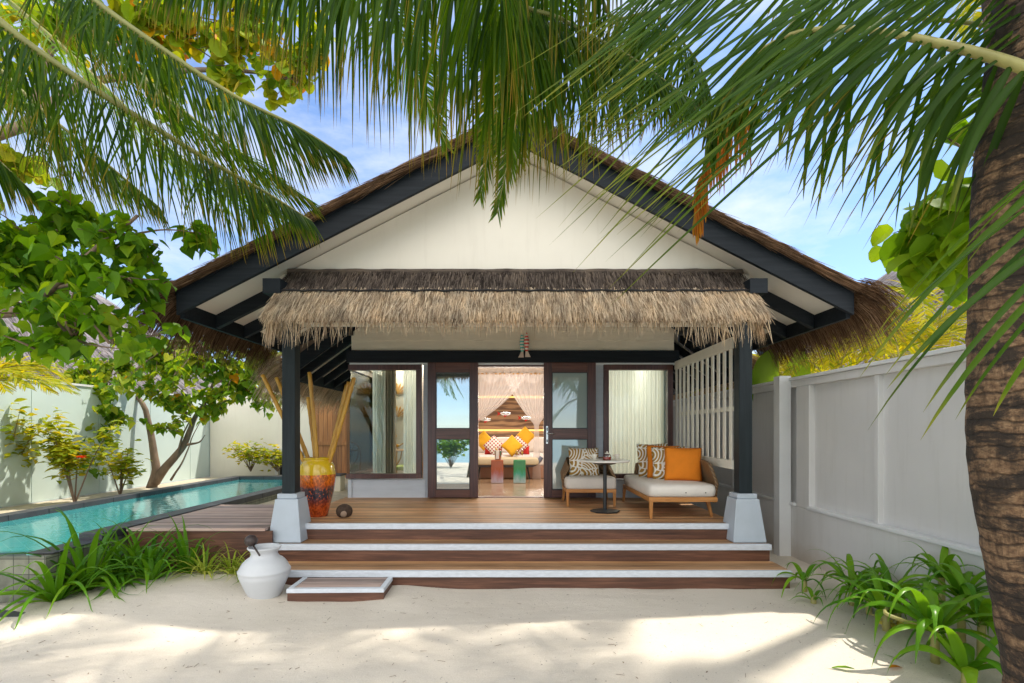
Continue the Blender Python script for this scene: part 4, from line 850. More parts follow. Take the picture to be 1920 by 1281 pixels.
mb = MB(); mb.tube(spline([(rx-.03,10.4,.6),(rx-.03,10.45,1.3),(rx+.22,10.5,1.45),(rx+.47,10.45,1.3),(rx+.47,10.4,.6)],20), .016, 8); mb.build('back_frame', M['rattan_plain'], ch, smooth=True)
for x in (rx,rx+.44):
    mb = MB(); mb.bar((x,10.0,.93),(x,10.0,.58),.035,.035); mb.build('leg', M['rattan_plain'], ch)
for lab, yy in (('upper carved wooden leaf on the inner wall', 740), ('lower carved wooden leaf on the inner wall', 783)):
    q = P(744,yy,10.7); mb = MB()
    for k in range(9):
        a = (k-4)*.33; d = V((math.sin(a),0,math.cos(a))); mb.prism([q+d*.02+V((-.012,0,0)), q+d*.02+V((.012,0,0)), q+d*.2+V((.02,0,0)), q+d*.25, q+d*.2+V((-.02,0,0))], (0,.015,0))
    tag(mb.build('carved_leaf', M['rattan_plain']), lab, 'wall ornament', 'carved leaves on the inner wall')
mb = MB(); mb.box(px(741,10.75),-1.43,10.72,10.78,.58,3.3); mb.build('inner_wall', M['room_wall'], hs)
# ================================================================== VEGETATION
DOWN = V((0,0,-1))
def leaflet(mb, p, d, T, L, w, droop, segs=6, m=0, fold=.30):
    d = d.normalized(); wv = T-d*T.dot(d)
    if wv.length < .05: wv = d.orthogonal()
    wv.normalize(); prev = None
    for k in range(segs+1):
        t = k/segs; ww = w*(.45+.55*min(1, t*5))*(1-t**2.2)**.8+w*.02
        n = d.cross(wv).normalized()
        if n.z < 0: n = -n
        row = (mb.vert(p-wv*ww/2, t), mb.vert(p+n*ww*fold, t), mb.vert(p+wv*ww/2, t))
        if prev: mb.face((prev[0],prev[1],row[1],row[0]), m); mb.face((prev[1],prev[2],row[2],row[1]), m)
        prev = row; p = p+d*(L/segs); d = (d+DOWN*droop*(.3+t)/segs*3).normalized()
        wv = (wv-d*wv.dot(d)).normalized()
def frond(par, pts, n, L, w, mat, rmat, droop=.55, sweep=.55, spread=1.0, lift=.25, sides=(1,-1), r0=.022, t0=.1, bias=(0,0,0), up=(0,0,1), name='frond', jit=.10, segs=6, label=None, miss=.03):
    mb = MB(); N = 40; sp = spline(pts, N); bias = V(bias); up = V(up)
    mb.tube(sp, [r0*(1-.85*k/N) for k in range(N+1)], 7, 1)
    for k in range(n):
        t = t0+(1-t0)*(k+.5)/n; a = t*N; i = min(int(a), N-1); p = sp[i].lerp(sp[i+1], a-i); T = (sp[min(i+1,N)]-sp[i]).normalized()
        S = T.cross(up)
        if S.length < .15: S = T.cross(V((0,1,.3)))
        S.normalize(); Un = S.cross(T); l = L*(.55+.45*math.sin(math.pi*min(1, t*1.15+.05)))*(1-.55*max(0, t-.75)/.25)
        for s in sides:
            if rnd.random() < miss: continue
            d = T*(sweep+1.5*max(0,t-.62))+S*s*spread+Un*lift+bias+V((rnd.gauss(0,jit),rnd.gauss(0,jit),rnd.gauss(0,jit)))
            leaflet(mb, p, d, (T+V((rnd.gauss(0,.25),rnd.gauss(0,.25),rnd.gauss(0,.25)))).normalized(), l*U(.82,1.08), w*U(.8,1.1), droop*U(.8,1.25), segs)
    o = mb.build(name, [mat, rmat], par, smooth=True)
    if label: o['label'] = label
    return o
def trunk(par, pts, rad, mat, n=16, rings=True, name='trunk'):
    sp = spline(pts, 90); mb = MB(); rr = []
    for k in range(91):
        t = k/90*(len(rad)-1); i = min(int(t), len(rad)-2); r = rad[i]+(rad[i+1]-rad[i])*(t-i)
        rr.append(r*(1+(.012*math.sin(k*2.1)+.03*noise.noise(V((k*.7,0,0))) if rings else .06*noise.noise(V((k*.25,3,0))))))
    mb.tube(sp, rr, n); return mb.build(name, mat, par, smooth=True)

# --- right coconut palm with the visible trunk
pr = thing('coconut_palm', 'tall coconut palm with a thick ringed trunk at the right edge', 'palm tree', (2.15,2.0,0))
trunk(pr, [(2.17,2.0,-.2),(2.12,2.0,.35),P(1988,1281,2.0),P(1946,1040,2.0),P(1918,850,2.0),P(1915,600,2.0),P(1924,300,2.0),P(1958,0,2.0),(2.16,2.02,4.5),(2.28,2.05,5.6)], [.22,.20,.165,.162,.166,.160,.156,.155,.15,.15], M['cocotrunk'], 28)
cr = V((2.28,2.05,5.6))
frond(pr, [cr,(1.6,2.2,5.45),(.7,2.35,4.85),P(960,-110,2.5),P(700,-105,2.6),P(480,-95,2.75),P(290,-50,2.9)], 225, 1.16, .0185, M['palm'], M['rachis'], .9, .05, .34, .0, bias=(0,0,-1.1), r0=.03, t0=.22, jit=.06, miss=.08)
frond(pr, [cr,(1.5,2.6,5.6),(.6,3.0,5.2),P(900,-80,3.1),P(640,-60,3.3),P(420,-20,3.5)], 75, .95, .018, M['palm'], M['rachis'], .8, .15, .5, .0, bias=(0,0,-.8), r0=.03, t0=.22, miss=.2)
for q in ([cr,(3.0,2.6,6.0),(3.8,3.2,5.5),(4.3,3.6,4.6)], [cr,(2.8,1.2,6.1),(3.2,.3,5.7),(3.4,-.4,4.9)], [cr,(2.0,1.2,6.3),(1.7,.2,6.1),(1.5,-.8,5.4)], [cr,(2.5,3.0,6.2),(2.6,4.2,6.0),(2.6,5.2,5.3)]):
    frond(pr, q, 60, .8, .04, M['palm'], M['rachis'], .9, .4, .9, .1, r0=.03)
# --- palm behind the camera reaching over
p3 = thing('coconut_palm', 'coconut palm whose fronds hang over the gable from above', 'palm tree', (-1.6,-1.6,0))
c3 = V((-.5,-.7,5.3)); trunk(p3, [(-1.6,-1.6,-.2),(-1.3,-1.3,1.5),(-.9,-1.0,3.5),c3], [.2,.16,.14,.13], M['cocotrunk'])
frond(p3, [c3,(-.35,.5,5.2),(-.2,1.5,4.5),P(930,-70,2.3),P(1060,40,2.6),P(1180,105,2.9),P(1300,190,3.2)], 135, .98, .019, M['palm'], M['rachis'], .8, .10, .38, -.1, bias=(-.05,0,-.95), r0=.022, t0=.35, jit=.06)
frond(p3, [c3,(-.2,1.0,5.5),P(1020,-60,3.3),P(992,90,3.8),P(962,250,4.1),P(932,400,4.2)], 130, .55, .022, M['palm_lit'], M['rachis_pale'], .18, .75, 1.0, .0, r0=.018, t0=.35, label='small bright green frond hanging before the gable')
frond(p3, [c3,(-.9,1.0,5.6),P(715,-60,3.9),P(752,70,4.2),P(800,180,4.4),P(838,275,4.5)], 110, .60, .018, M['palm_lit'], M['rachis_pale'], .22, .8, .9, .0, r0=.018, t0=.35)
frond(p3, [c3,(.3,1.0,5.6),P(1120,-60,3.0),P(1230,30,3.2),P(1310,120,3.4),P(1350,240,3.5)], 90, .85, .019, M['palm'], M['rachis'], .35, .3, .4, .0, bias=(-.55,0,-.75), r0=.018, t0=.35)
frond(p3, [c3,(-.1,1.2,5.5),P(960,-60,3.4),P(945,80,3.9),P(925,230,4.25),P(900,370,4.35)], 110, .50, .020, M['palm_lit'], M['rachis_pale'], .2, .75, .9, .0, r0=.016, t0=.4)
for q in ([c3,(-1.5,-.3,5.6),(-2.4,0,5.2),(-3.0,.2,4.4)], [c3,(.6,-1.2,5.7),(1.5,-1.6,5.3),(2.1,-1.9,4.5)], [c3,(-.9,-1.7,5.7),(-1.3,-2.7,5.3),(-1.5,-3.4,4.5)]):
    frond(p3, q, 60, .8, .04, M['palm'], M['rachis'], .9, .4, .9, .1, r0=.03)
# --- young palm just outside the right edge
py_ = thing('young_palm', 'low young coconut palm with long dark leaflets sweeping in from the right', 'palm tree', (2.15,1.55,0))
cy = P(2110,230,1.65); trunk(py_, [(2.2,1.55,-.1),(2.15,1.6,1.2),cy,cy+V((.01,0,.22))], [.14,.12,.085,.02], M['cocotrunk'])
for q in ([cy,cy+V((.4,.1,.7)),cy+V((1.0,.2,1.1)),cy+V((1.7,.2,.7))], [cy,cy+V((.3,-.5,.7)),cy+V((.6,-1.1,.9)),cy+V((.8,-1.7,.4))], [cy,cy+V((.35,.5,.6)),cy+V((.8,1.0,.8)),cy+V((1.2,1.5,.4))]):
    frond(py_, q, 50, .7, .034, M['palm_near'], M['rachis'], .6, .45, .9, .1, r0=.022)
frond(py_, [cy,P(1930,132,1.8),P(1760,82,2.0),P(1600,55,2.2),P(1470,70,2.4),P(1370,150,2.6),P(1330,280,2.7)], 34, .72, .034, M['palm_near'], M['rachis_pale'], .55, .30, .45, -.1, bias=(-.10,0,-.70), r0=.024, t0=.16, segs=8)
frond(py_, [cy,P(2060,-60,1.5),P(1880,-190,1.55),P(1640,-230,1.7),P(1420,-170,1.9),P(1250,-60,2.1)], 58, 1.55, .0145, M['palm_near'], M['rachis'], .05, .35, .18, -.05, bias=(-.58,0,-.82), r0=.028, t0=.30, segs=8, jit=.06)
frond(py_, [cy,P(2040,250,1.45),P(2010,360,1.30),P(1985,500,1.18),P(1960,640,1.10)], 15, .80, .019, M['palm_near'], M['rachis'], .22, .2, .2, .0, bias=(-.75,0,-.70), sides=(1,), r0=.024, t0=.0, segs=8, jit=.06)
frond(py_, [cy,P(1990,20,1.9),P(1830,-60,2.1),P(1620,-40,2.4),P(1470,60,2.6),P(1390,210,2.75)], 54, 1.05, .016, M['palm'], M['rachis'], .18, .3, .32, -.1, bias=(-.50,0,-.85), r0=.024, t0=.2, segs=7, jit=.07)
frond(py_, [cy,P(1900,60,2.2),P(1620,40,2.7),P(1440,110,2.95),P(1335,260,3.1),P(1305,420,3.15)], 80, .62, .020, M['palm_dead'], M['rachis'], .9, .2, .35, -.2, bias=(-.05,0,-.8), r0=.012, t0=.66, miss=.15, label='dead orange brown frond tip among the green leaflets')
# --- left palm
pl = thing('coconut_palm', 'coconut palm whose fronds slant down across the upper left sky', 'palm tree', (-4.9,3.4,0))
cl = P(-210,-170,3.5); trunk(pl, [(-5.0,3.3,-.2),(-4.9,3.4,2),cl], [.2,.15,.13], M['cocotrunk'])
frond(pl, [cl,P(40,-95,3.4),P(225,38,3.5),P(430,175,3.7),P(560,240,3.85),P(650,296,3.95)], 175, .84, .0155, M['palm'], M['rachis'], .16, .50, .62, -.05, bias=(-.18,0,-.62), r0=.036, t0=.24)
frond(pl, [cl,P(-25,20,3.6),P(150,150,3.8),P(390,300,4.1),P(500,362,4.25),P(585,415,4.4)], 180, .92, .0155, M['palm'], M['rachis'], .18, .42, .65, -.05, bias=(-.28,0,-.62), r0=.038, t0=.20)
frond(pl, [cl,P(90,-10,4.4),P(320,190,4.6),P(470,300,4.8),P(580,375,4.95)], 155, .98, .016, M['palm'], M['rachis'], .15, .65, .7, .1, bias=(-.1,0,-.35), r0=.03, t0=.2)
frond(pl, [cl,P(-100,20,4.3),P(50,180,4.5),P(180,290,4.7),P(300,390,4.9)], 150, 1.02, .016, M['palm'], M['rachis'], .2, .45, .7, .0, bias=(-.2,0,-.6), r0=.03, t0=.2)
frond(pl, [cl,P(-60,-60,5.2),P(130,100,5.4),P(330,290,5.6),P(460,360,5.7),P(560,420,5.8)], 150, 1.08, .017, M['palm_lit'], M['rachis'], .18, .6, .75, .1, bias=(0,0,-.3), r0=.03, t0=.2)
frond(pl, [cl,P(-180,60,3.9),P(-60,240,4.0),P(60,360,4.2)], 80, .85, .026, M['palm'], M['rachis'], .4, .5, .7, .0, bias=(-.1,0,-.5), r0=.03, t0=.2)
for q in ([cl,(-5.2,3.6,5.8),(-6.2,3.7,5.6),(-7.0,3.8,4.7)], [cl,(-4.6,2.6,5.8),(-4.9,1.6,5.5),(-5.0,.9,4.7)]): frond(pl, q, 60, .8, .04, M['palm'], M['rachis'], .9, .4, .9, .1, r0=.03)
# --- tall palms above the frame that dapple the sand
for lab, pts, ra in (('very tall coconut palm behind the ringed trunk, its crown high over the steps', [(6.15,6.5,-.2),(6.1,6.5,4),(6.0,6.5,7.4),(4.3,5.5,11.0)], (0,6.283)), ('leaning tall coconut palm arching over the sand from behind the viewer', [(2.6,-1.2,-.2),(2.5,.3,3.4),(2.2,3.0,7.6),(1.2,5.2,11.0)], (0,6.283))):
    ph = thing('coconut_palm', lab, 'palm tree', pts[0][:2]+(0,)); trunk(ph, pts, [.2,.15,.13,.12], M['cocotrunk']); c_ = V(pts[-1])
    for k in range(12):
        a = k*.5236+U(-.1,.1); d = V((math.cos(a),math.sin(a),0)); h = U(.2,.9); r = U(2.2,2.9)
        frond(ph, [c_, c_+d*r*.35+V((0,0,h*.8)), c_+d*r*.75+V((0,0,h*.7)), c_+d*r*1.1+V((0,0,h-1.0))], 56, .85, .055, M['palm'], M['rachis'], .6, .45, .9, .1, r0=.03, t0=.15, segs=4)
# --- far palm top right and beach palm
pf = thing('coconut_palm', 'distant yellowing coconut palm behind the ringed trunk', 'palm tree', (8.6,9,0))
cf = P(1885,-90,9.0); trunk(pf, [(8.55,9,-.2),(8.5,9,4),cf], [.2,.15,.13], M['cocotrunk'])
for q in ([cf,P(1830,-120,9),P(1770,-60,9),P(1735,40,9)], [cf,P(1850,-150,8.6),P(1740,-150,8.4),P(1660,-70,8.3)], [cf,P(1870,-60,8.7),P(1835,0,8.6),P(1815,70,8.5)], [cf,P(1950,-150,9),P(2050,-110,9),P(2110,0,9)], [cf,P(1900,-150,9.8),P(1880,-140,11),P(1880,-20,12)], [cf,P(1960,-100,8.3),P(2000,-60,7.8),P(2020,60,7.5)]):
    frond(pf, q, 55, .8, .035, M['palm_gold'], M['rachis_pale'], .5, .5, .9, .0, r0=.03, t0=.15)
pb = thing('coconut_palm', 'beach palm behind the viewer reflected in the left door glass', 'palm tree', (-5.2,-8,0)); cb = V((-4.8,-7.6,4.2)); trunk(pb, [(-5.2,-8,-.2),(-5.1,-7.9,2),cb], [.2,.15,.13], M['cocotrunk'])
for k in range(9):
    a = k*.698; d = V((math.cos(a),math.sin(a),0)); frond(pb, [cb,cb+d*.8+V((0,0,.4)),cb+d*1.7+V((0,0,.1)),cb+d*2.3+V((0,0,-.9))], 40, .7, .045, M['palm'], M['rachis'], .8, .4, .9, 0, r0=.03)

# --- broad leaves
def leaf(mb, p, d, nrm, L, w, shape='heart', m=0):
    d = d.normalized(); x = d.cross(nrm)
    if x.length < 1e-3: x = d.orthogonal()
    x.normalize(); n = x.cross(d); c = .16*w; q = p
    if shape == 'heart': prof = [(-.10,.30),(.18,.52),(.45,.46),(.75,.20)]
    elif shape == 'round': prof = [(.05,.32),(.3,.52),(.65,.5),(.92,.26)]
    else: prof = [(.08,.12),(.35,.30),(.65,.25),(.88,.09)]
    mid = [mb.vert(q)]+[mb.vert(q+d*(max(.02,a)*L)-n*(.25*L*a*a)) for a, b in prof[1:]]+[mb.vert(q+d*L-n*.28*L)]
    for s in (-1, 1):
        e = [mb.vert(q+d*a*L+x*s*b*w+n*(c*b*2)-n*(.25*L*a*a)) for a, b in prof]
        mb.face((mid[0],mid[1],e[1],e[0]) if s > 0 else (mid[0],e[0],e[1],mid[1]), m)
        mb.face((mid[1],mid[2],e[2],e[1]) if s > 0 else (mid[1],e[1],e[2],mid[2]), m)
        mb.face((mid[2],mid[3],e[3],e[2]) if s > 0 else (mid[2],e[2],e[3],mid[3]), m)
        mb.face((mid[3],mid[4],e[3]) if s > 0 else (mid[3],e[3],mid[4]), m)
def clump(mb, tw, c, r, n, L, shape='heart', mk=None, hub=None, droop=.35):
    c = V(c); hub = V(hub) if hub is not None else c
    ntw = max(2, n//9)
    for k in range(ntw):
        e = c+V((rnd.gauss(0,.5)*r[0],rnd.gauss(0,.5)*r[1],rnd.gauss(0,.5)*r[2]))
        st = hub.lerp(e, .1); md = st.lerp(e,.55)+V((U(-.1,.1),U(-.1,.1),U(0,.12)))*r[0]
        pts = spline([st,md,e], 6); 
        if tw is not None: tw.tube(pts, [.012*(1-.8*i/6) for i in range(7)], 5, cap=False)
        for j in range(n//ntw):
            a = U(.35,1.05); i = min(int(a*6),5); p = pts[i].lerp(pts[i+1], min(1,a*6-i))+V((rnd.gauss(0,.05),rnd.gauss(0,.05),rnd.gauss(0,.05)))
            th = U(0,6.283); d = V((math.cos(th),math.sin(th),U(-.9,.25)-droop)); nn = V((rnd.gauss(0,.45),rnd.gauss(0,.45),1))
            s = L*U(.6,1.15); leaf(mb, p, d, nn, s, s*U(.8,1.0) if shape != 'lance' else s*.9, shape, mk(p) if mk else 0)
def tree(name, label, cat, base, limbs, clumps, L, mats, shape='heart', bark=None, yfrac=.02, group=None):
    t_ = thing(name, label, cat, base, 0, group); tb = MB()
    for pts, r in limbs:
        sp = spline(pts, 24); tb.tube([p+V((noise.noise(p*3)*.02,0,noise.noise(p*3+V((5,5,5)))*.02)) for p in sp], [r*(1-.86*(k/24)**.8) for k in range(25)], 9)
    mb = MB(); lp = [q for pts, r in limbs for q in spline(pts, 10)]
    for (c, r, n) in clumps:
        c = V(c); hub = min(lp, key=lambda q: (q-c).length); clump(mb, tb, c, r, n, L, shape, lambda p: 1 if rnd.random() < yfrac else 0, hub)
    tb.build('trunk', bark or M['bark'], t_, smooth=True); mb.build('crown', mats, t_); return t_
def cl_(px_, py, Y, rx, ry, n): return (P(px_,py,Y), (rx*Y/F0*1.1, .35+rx*Y/F0*.4, ry*Y/F0*1.1), int(n*(1.3 if Y < 5 else 1)))
tree('portia_tree', 'leafy tree with heart shaped leaves reaching in from the left edge', 'tree', (-5.4,4.3,0),
    [([(-5.4,4.3,-.1),(-5.35,4.35,1.2),P(-150,650,4.4),P(-20,592,4.4),P(45,580,4.35),P(130,510,4.25),P(200,450,4.2),P(258,405,4.1)], .085),
     ([P(45,580,4.35),P(90,600,4.2),P(150,640,4.1),P(240,655,4.0)], .022), ([P(-60,600,4.4),P(20,500,4.6),P(110,430,4.8),P(200,410,4.9)], .04), ([P(100,540,4.3),P(200,520,4.2),P(300,525,4.1)], .018), ([P(200,450,4.2),P(300,430,4.4),P(400,440,4.6)], .014), ([P(-40,590,4.4),P(40,650,4.1),P(90,665,4.0)], .018)],
    [cl_(40,430,4.7,60,45,105),cl_(140,420,4.6,55,40,105),cl_(60,520,4.5,55,40,110),cl_(170,500,4.3,50,40,95),cl_(255,465,4.3,36,28,85),cl_(60,590,4.2,60,34,95),cl_(150,580,4.1,55,34,80),cl_(240,545,4.2,36,26,60),cl_(105,640,4.0,50,22,45),cl_(235,640,4.0,24,18,14),cl_(20,470,4.4,50,45,120),cl_(375,430,4.6,22,26,34),cl_(20,640,4.1,40,20,30),cl_(225,600,4.1,30,24,40)],
    .135, [M['leaf_dark'], M['leaf_yellow']], yfrac=.002)
B = 11.0
tree('portia_tree', 'twin stemmed tree with light green leaves against the mint wall', 'tree', (-7.7,11.1,.45),
    [([P(284,915,B),P(292,880,B),P(285,830,B),P(272,770,B),P(250,735,B),P(225,722,B),P(200,715,B)], .105), ([P(290,905,B),P(318,868,B),P(345,835,B),P(362,790,B),P(385,755,B),P(400,720,B),P(425,670,B)], .10),
     ([P(250,735,B),P(246,700,B),P(252,660,B),P(262,640,B)], .05), ([P(345,835,B),P(372,830,B),P(385,815,B)], .035), ([P(330,860,B-.1),P(350,800,B-.1),P(385,760,B-.1)], .03), ([P(320,900,10.8),P(345,860,10.7),P(365,810,10.7),P(390,770,10.7)], .025), ([P(225,722,B),P(180,745,10.4),P(160,800,10.2)], .03), ([P(400,720,B),P(450,700,10.6),P(500,680,10.4)], .03), ([P(252,660,B),P(300,640,10.5),P(380,640,10.2)], .03)],
    [cl_(150,700,10.4,38,26,170),cl_(215,690,10.6,40,30,170),cl_(300,690,10.4,42,30,200),cl_(370,680,10.3,40,30,200),cl_(430,690,10.4,40,34,220),cl_(495,700,10.4,36,34,210),cl_(500,770,10.8,26,20,70),cl_(110,800,10.0,26,26,80),cl_(170,880,9.9,24,18,50),cl_(400,740,10.6,40,22,110),cl_(330,745,10.6,34,18,80),cl_(460,735,10.8,36,20,90),cl_(180,760,10.2,30,24,70),cl_(165,830,10.0,26,22,60),cl_(130,790,10.1,22,18,40),cl_(300,790,10.7,14,14,24),cl_(340,640,10.4,40,22,90),cl_(430,640,10.4,40,20,120),cl_(240,650,10.6,34,22,70),cl_(480,650,10.0,40,22,110),cl_(110,720,10.4,30,24,90),cl_(190,820,10.0,24,30,80),cl_(225,770,10.0,28,26,80),cl_(150,760,10.0,34,24,90),cl_(140,860,9.8,24,20,40),cl_(290,720,10.0,36,24,100),cl_(350,700,9.9,36,24,100),cl_(200,730,10.0,30,22,90),cl_(270,740,10.2,30,18,70),cl_(395,770,10.5,16,14,30),cl_(320,780,10.4,12,12,16)],
    .175, [M['leaf_fence'], M['leaf_yellow']], yfrac=.012)
tree('almond_tree', 'tall backlit broadleaf tree with yellow leaves high at the left', 'tree', (-7.2,6.4,.45),
    [([(-7.2,6.4,.4),(-7.2,6.4,2.5),P(-40,300,6.6),P(50,232,6.7),P(150,160,6.9),P(280,140,7.0),P(420,130,7.2),P(560,150,7.4)], .12), ([P(50,232,6.7),P(120,60,7),P(260,20,7.1),P(420,40,7.2)], .05), ([P(-40,300,6.6),P(-30,180,6.6),P(20,60,6.6)], .07), ([P(150,160,6.9),P(250,60,7),P(340,70,7.1)], .03), ([P(-20,340,6.7),P(20,310,6.8),P(60,290,6.9)],.04)],
    [cl_(60,40,6.8,60,40,110),cl_(160,50,6.9,55,40,120),cl_(260,50,7.0,50,40,150),cl_(350,70,7.1,50,40,150),cl_(440,80,7.2,50,40,150),cl_(530,110,7.4,50,34,130),cl_(600,60,7.4,40,40,80),cl_(300,140,7.0,50,24,90),cl_(420,160,7.2,45,20,70),cl_(540,170,7.4,40,18,50),cl_(20,140,6.7,40,50,80),cl_(300,-40,7.0,90,40,120),cl_(500,0,7.3,70,40,110),cl_(330,220,7.1,24,18,24),cl_(60,330,6.9,50,30,50)],
    .19, [M['leaf_lit'], M['leaf_yellow']], 'round', yfrac=.05)
# small shrubs with red flowers
def flowers(par, pts, r):
    for p in pts:
        mb = MB()
        for k in range(14):
            th = U(0,6.283); d = V((math.cos(th),math.sin(th),U(.1,1.2))); leaf(mb, p+V((U(-.3,.3),U(-.3,.3),U(-.2,.2)))*r, d, V((0,0,1)), r*U(.7,1.2), r*.8, 'round')
        mb.build('red_flower', M['flower_red'], par)
def shrub(label, base, spread, h, n, L, mats, fl=None, stems=7, group='shrubs along the mint wall'):
    s_ = thing('flowering_shrub', label, 'shrub', base, 0, group); b = V(base); tb = MB(); mb = MB()
    for k in range(stems):
        a = U(0,6.283); e = b+V((math.cos(a)*spread*U(.3,1),math.sin(a)*spread*.6*U(.3,1),h*U(.6,1))); pts = spline([b, b.lerp(e,.5)+V((0,0,.1*h)), e], 8); tb.tube(pts, [.014*(1-.8*i/8) for i in range(9)], 5)
        for j in range(n//stems):
            i = rnd.randrange(3,8); p = pts[i].lerp(pts[i+1],U(0,1))+V((rnd.gauss(0,.09),rnd.gauss(0,.09),rnd.gauss(0,.08))); th = U(0,6.283)
            leaf(mb, p, V((math.cos(th),math.sin(th),U(-.3,.6))), V((rnd.gauss(0,.4),rnd.gauss(0,.4),1)), L*U(.6,1.1), L*.75, 'lance')
    tb.build('stem', M['bark'], s_); mb.build('foliage', mats, s_)
    if fl: flowers(s_, fl, .06)
shrub('golden leaved shrub with one red flower at the foot of the mint wall', P(140,945,8.55), 1.0, 1.5, 560, .17, M['leaf_shrub'], [P(152,858,8.3)])
shrub('golden shrub with a red flower at the far left beside the wall', P(8,945,8.4), .7, 1.7, 420, .17, M['leaf_shrub'], [P(22,822,8.3)])
shrub('low golden shrub between the flowering one and the twin stemmed tree', P(225,930,9.4), .6, .9, 320, .15, M['leaf_shrub'], None, 5)
shrub('low yellow green shrub beyond the far end of the pool', P(470,884,13.1), .55, .75, 260, .17, M['leaf_shrub'], None, 8)
shrub('low yellow green shrub close to the white lantern box', P(520,884,13.05), .5, .6, 220, .17, M['leaf_shrub'], None, 8)
shrub('leafy shrub with red flowers above the right garden wall', (6.2,7.9,0), .8, 2.75, 200, .18, M['leaf_fence'], [P(1735,634,7.7),P(1752,630,7.7),P(1742,648,7.6)], 7, 'plants behind the right wall')
# golden cane palms
def cane(label, crown, rad, n, par_h, L, w, seed, mat='palm_gold', az=(0,6.283), group=None, hk=1.0):
    c = V(crown); t_ = thing('golden_palm', label, 'palm', (c.x,c.y,0), 0, group); trunk(t_, [(c.x,c.y,-.1),(c.x,c.y,c.z*.5),c], [.09,.07,.05], M['rachis_pale'], 9, False)
    for k in range(n):
        a = az[0]+(az[1]-az[0])*(k+U(.2,.8))/n; d = V((math.cos(a),math.sin(a),0)); h = U(.3,1.0)*hk; r = rad*U(.8,1.1)
        frond(t_, [c, c+d*r*.35+V((0,0,h*.8)), c+d*r*.75+V((0,0,h)), c+d*r*1.1+V((0,0,h*.5-.1))], 34, L, w, M[mat], M['rachis_pale'], .35, .65, .85, .2, r0=.015, t0=.18, segs=5)
g_ = 'golden palms behind the right wall'
cane('golden palm fanning over the right wall beside the palm trunk', P(1690,700,7.6), 1.35, 14, 1, .55, .034, 1, group=g_)
cane('golden palm in the middle above the right garden wall', P(1560,740,9.0), 1.4, 13, 1, .55, .034, 2, group=g_)
cane('golden palm behind the right post below the eaves', P(1450,750,10.5), 1.4, 11, 1, .55, .036, 3, group=g_)
cane('golden palm farthest back near the slatted screen', P(1390,760,12.5), 1.2, 9, 1, .6, .036, 3, group=g_)
cane('yellow green fan palm drooping in at the left edge before the mint wall', P(-75,730,6.8), 1.15, 15, 1, .55, .028, 4, hk=.45)
bn_ = thing('banana_plant', 'broad leaved banana plant behind the right wall near the post', 'plant', P(1445,800,8.2)+V((0,0,-1.7)))
for q, lab in (([P(1440,790,8.2),P(1436,735,8.2),P(1440,690,8.1),P(1452,655,8.0)],0), ([P(1470,790,8.4),P(1490,730,8.4),P(1500,690,8.4),P(1500,650,8.3)],1), ([P(1425,790,8.4),P(1415,750,8.4),P(1408,720,8.3),P(1402,690,8.2)],2)):
    mb = MB(); sp = spline(q, 16); prev = None
    for k, p in enumerate(sp):
        t_ = k/16; w = .22*math.sin(math.pi*min(1,.08+t_*.9))**.6; T = (sp[min(k+1,16)]-sp[max(k-1,0)]).normalized(); x = T.cross(V((0,-1,.25))).normalized()
        row = (mb.vert(p-x*w+V((0,.05,0))), mb.vert(p), mb.vert(p+x*w+V((0,.05,0))))
        if prev: mb.face((prev[0],prev[1],row[1],row[0])); mb.face((prev[1],prev[2],row[2],row[1]))
        prev = row
    mb.build('leaf', M['banana'], bn_, smooth=True)
mb = MB(); mb.tube([P(1445,800,8.25)+V((0,0,-1.7)), P(1445,785,8.25)], .07, 9); mb.build('stem', M['rachis_pale'], bn_, smooth=True)
# sea grape behind the palm trunk
tree('sea_grape', 'sea grape with large round lime leaves showing left of the palm trunk', 'tree', (3.25,3.3,0), [([(3.25,3.3,-.1),(3.2,3.3,1.2),P(1880,560,3.3),P(1830,470,3.3),P(1790,400,3.3)], .05), ([P(1880,560,3.3),P(1850,380,3.3),P(1840,300,3.3)], .03)],
    [cl_(1755,400,3.3,32,30,34),cl_(1790,480,3.3,28,24,30),cl_(1740,470,3.3,24,22,20),cl_(1825,350,3.3,26,34,26),cl_(1830,200,3.3,22,24,10),cl_(1860,450,3.4,40,60,30)], .20, [M['seagrape'], M['leaf_yellow']], 'round', yfrac=0)
shrub('round leaved beach shrub behind the viewer reflected in the door glass', (-2.9,-6.2,0), 1.1, 1.6, 700, .28, M['leaf_dark'], None, 20, 'beach plants')
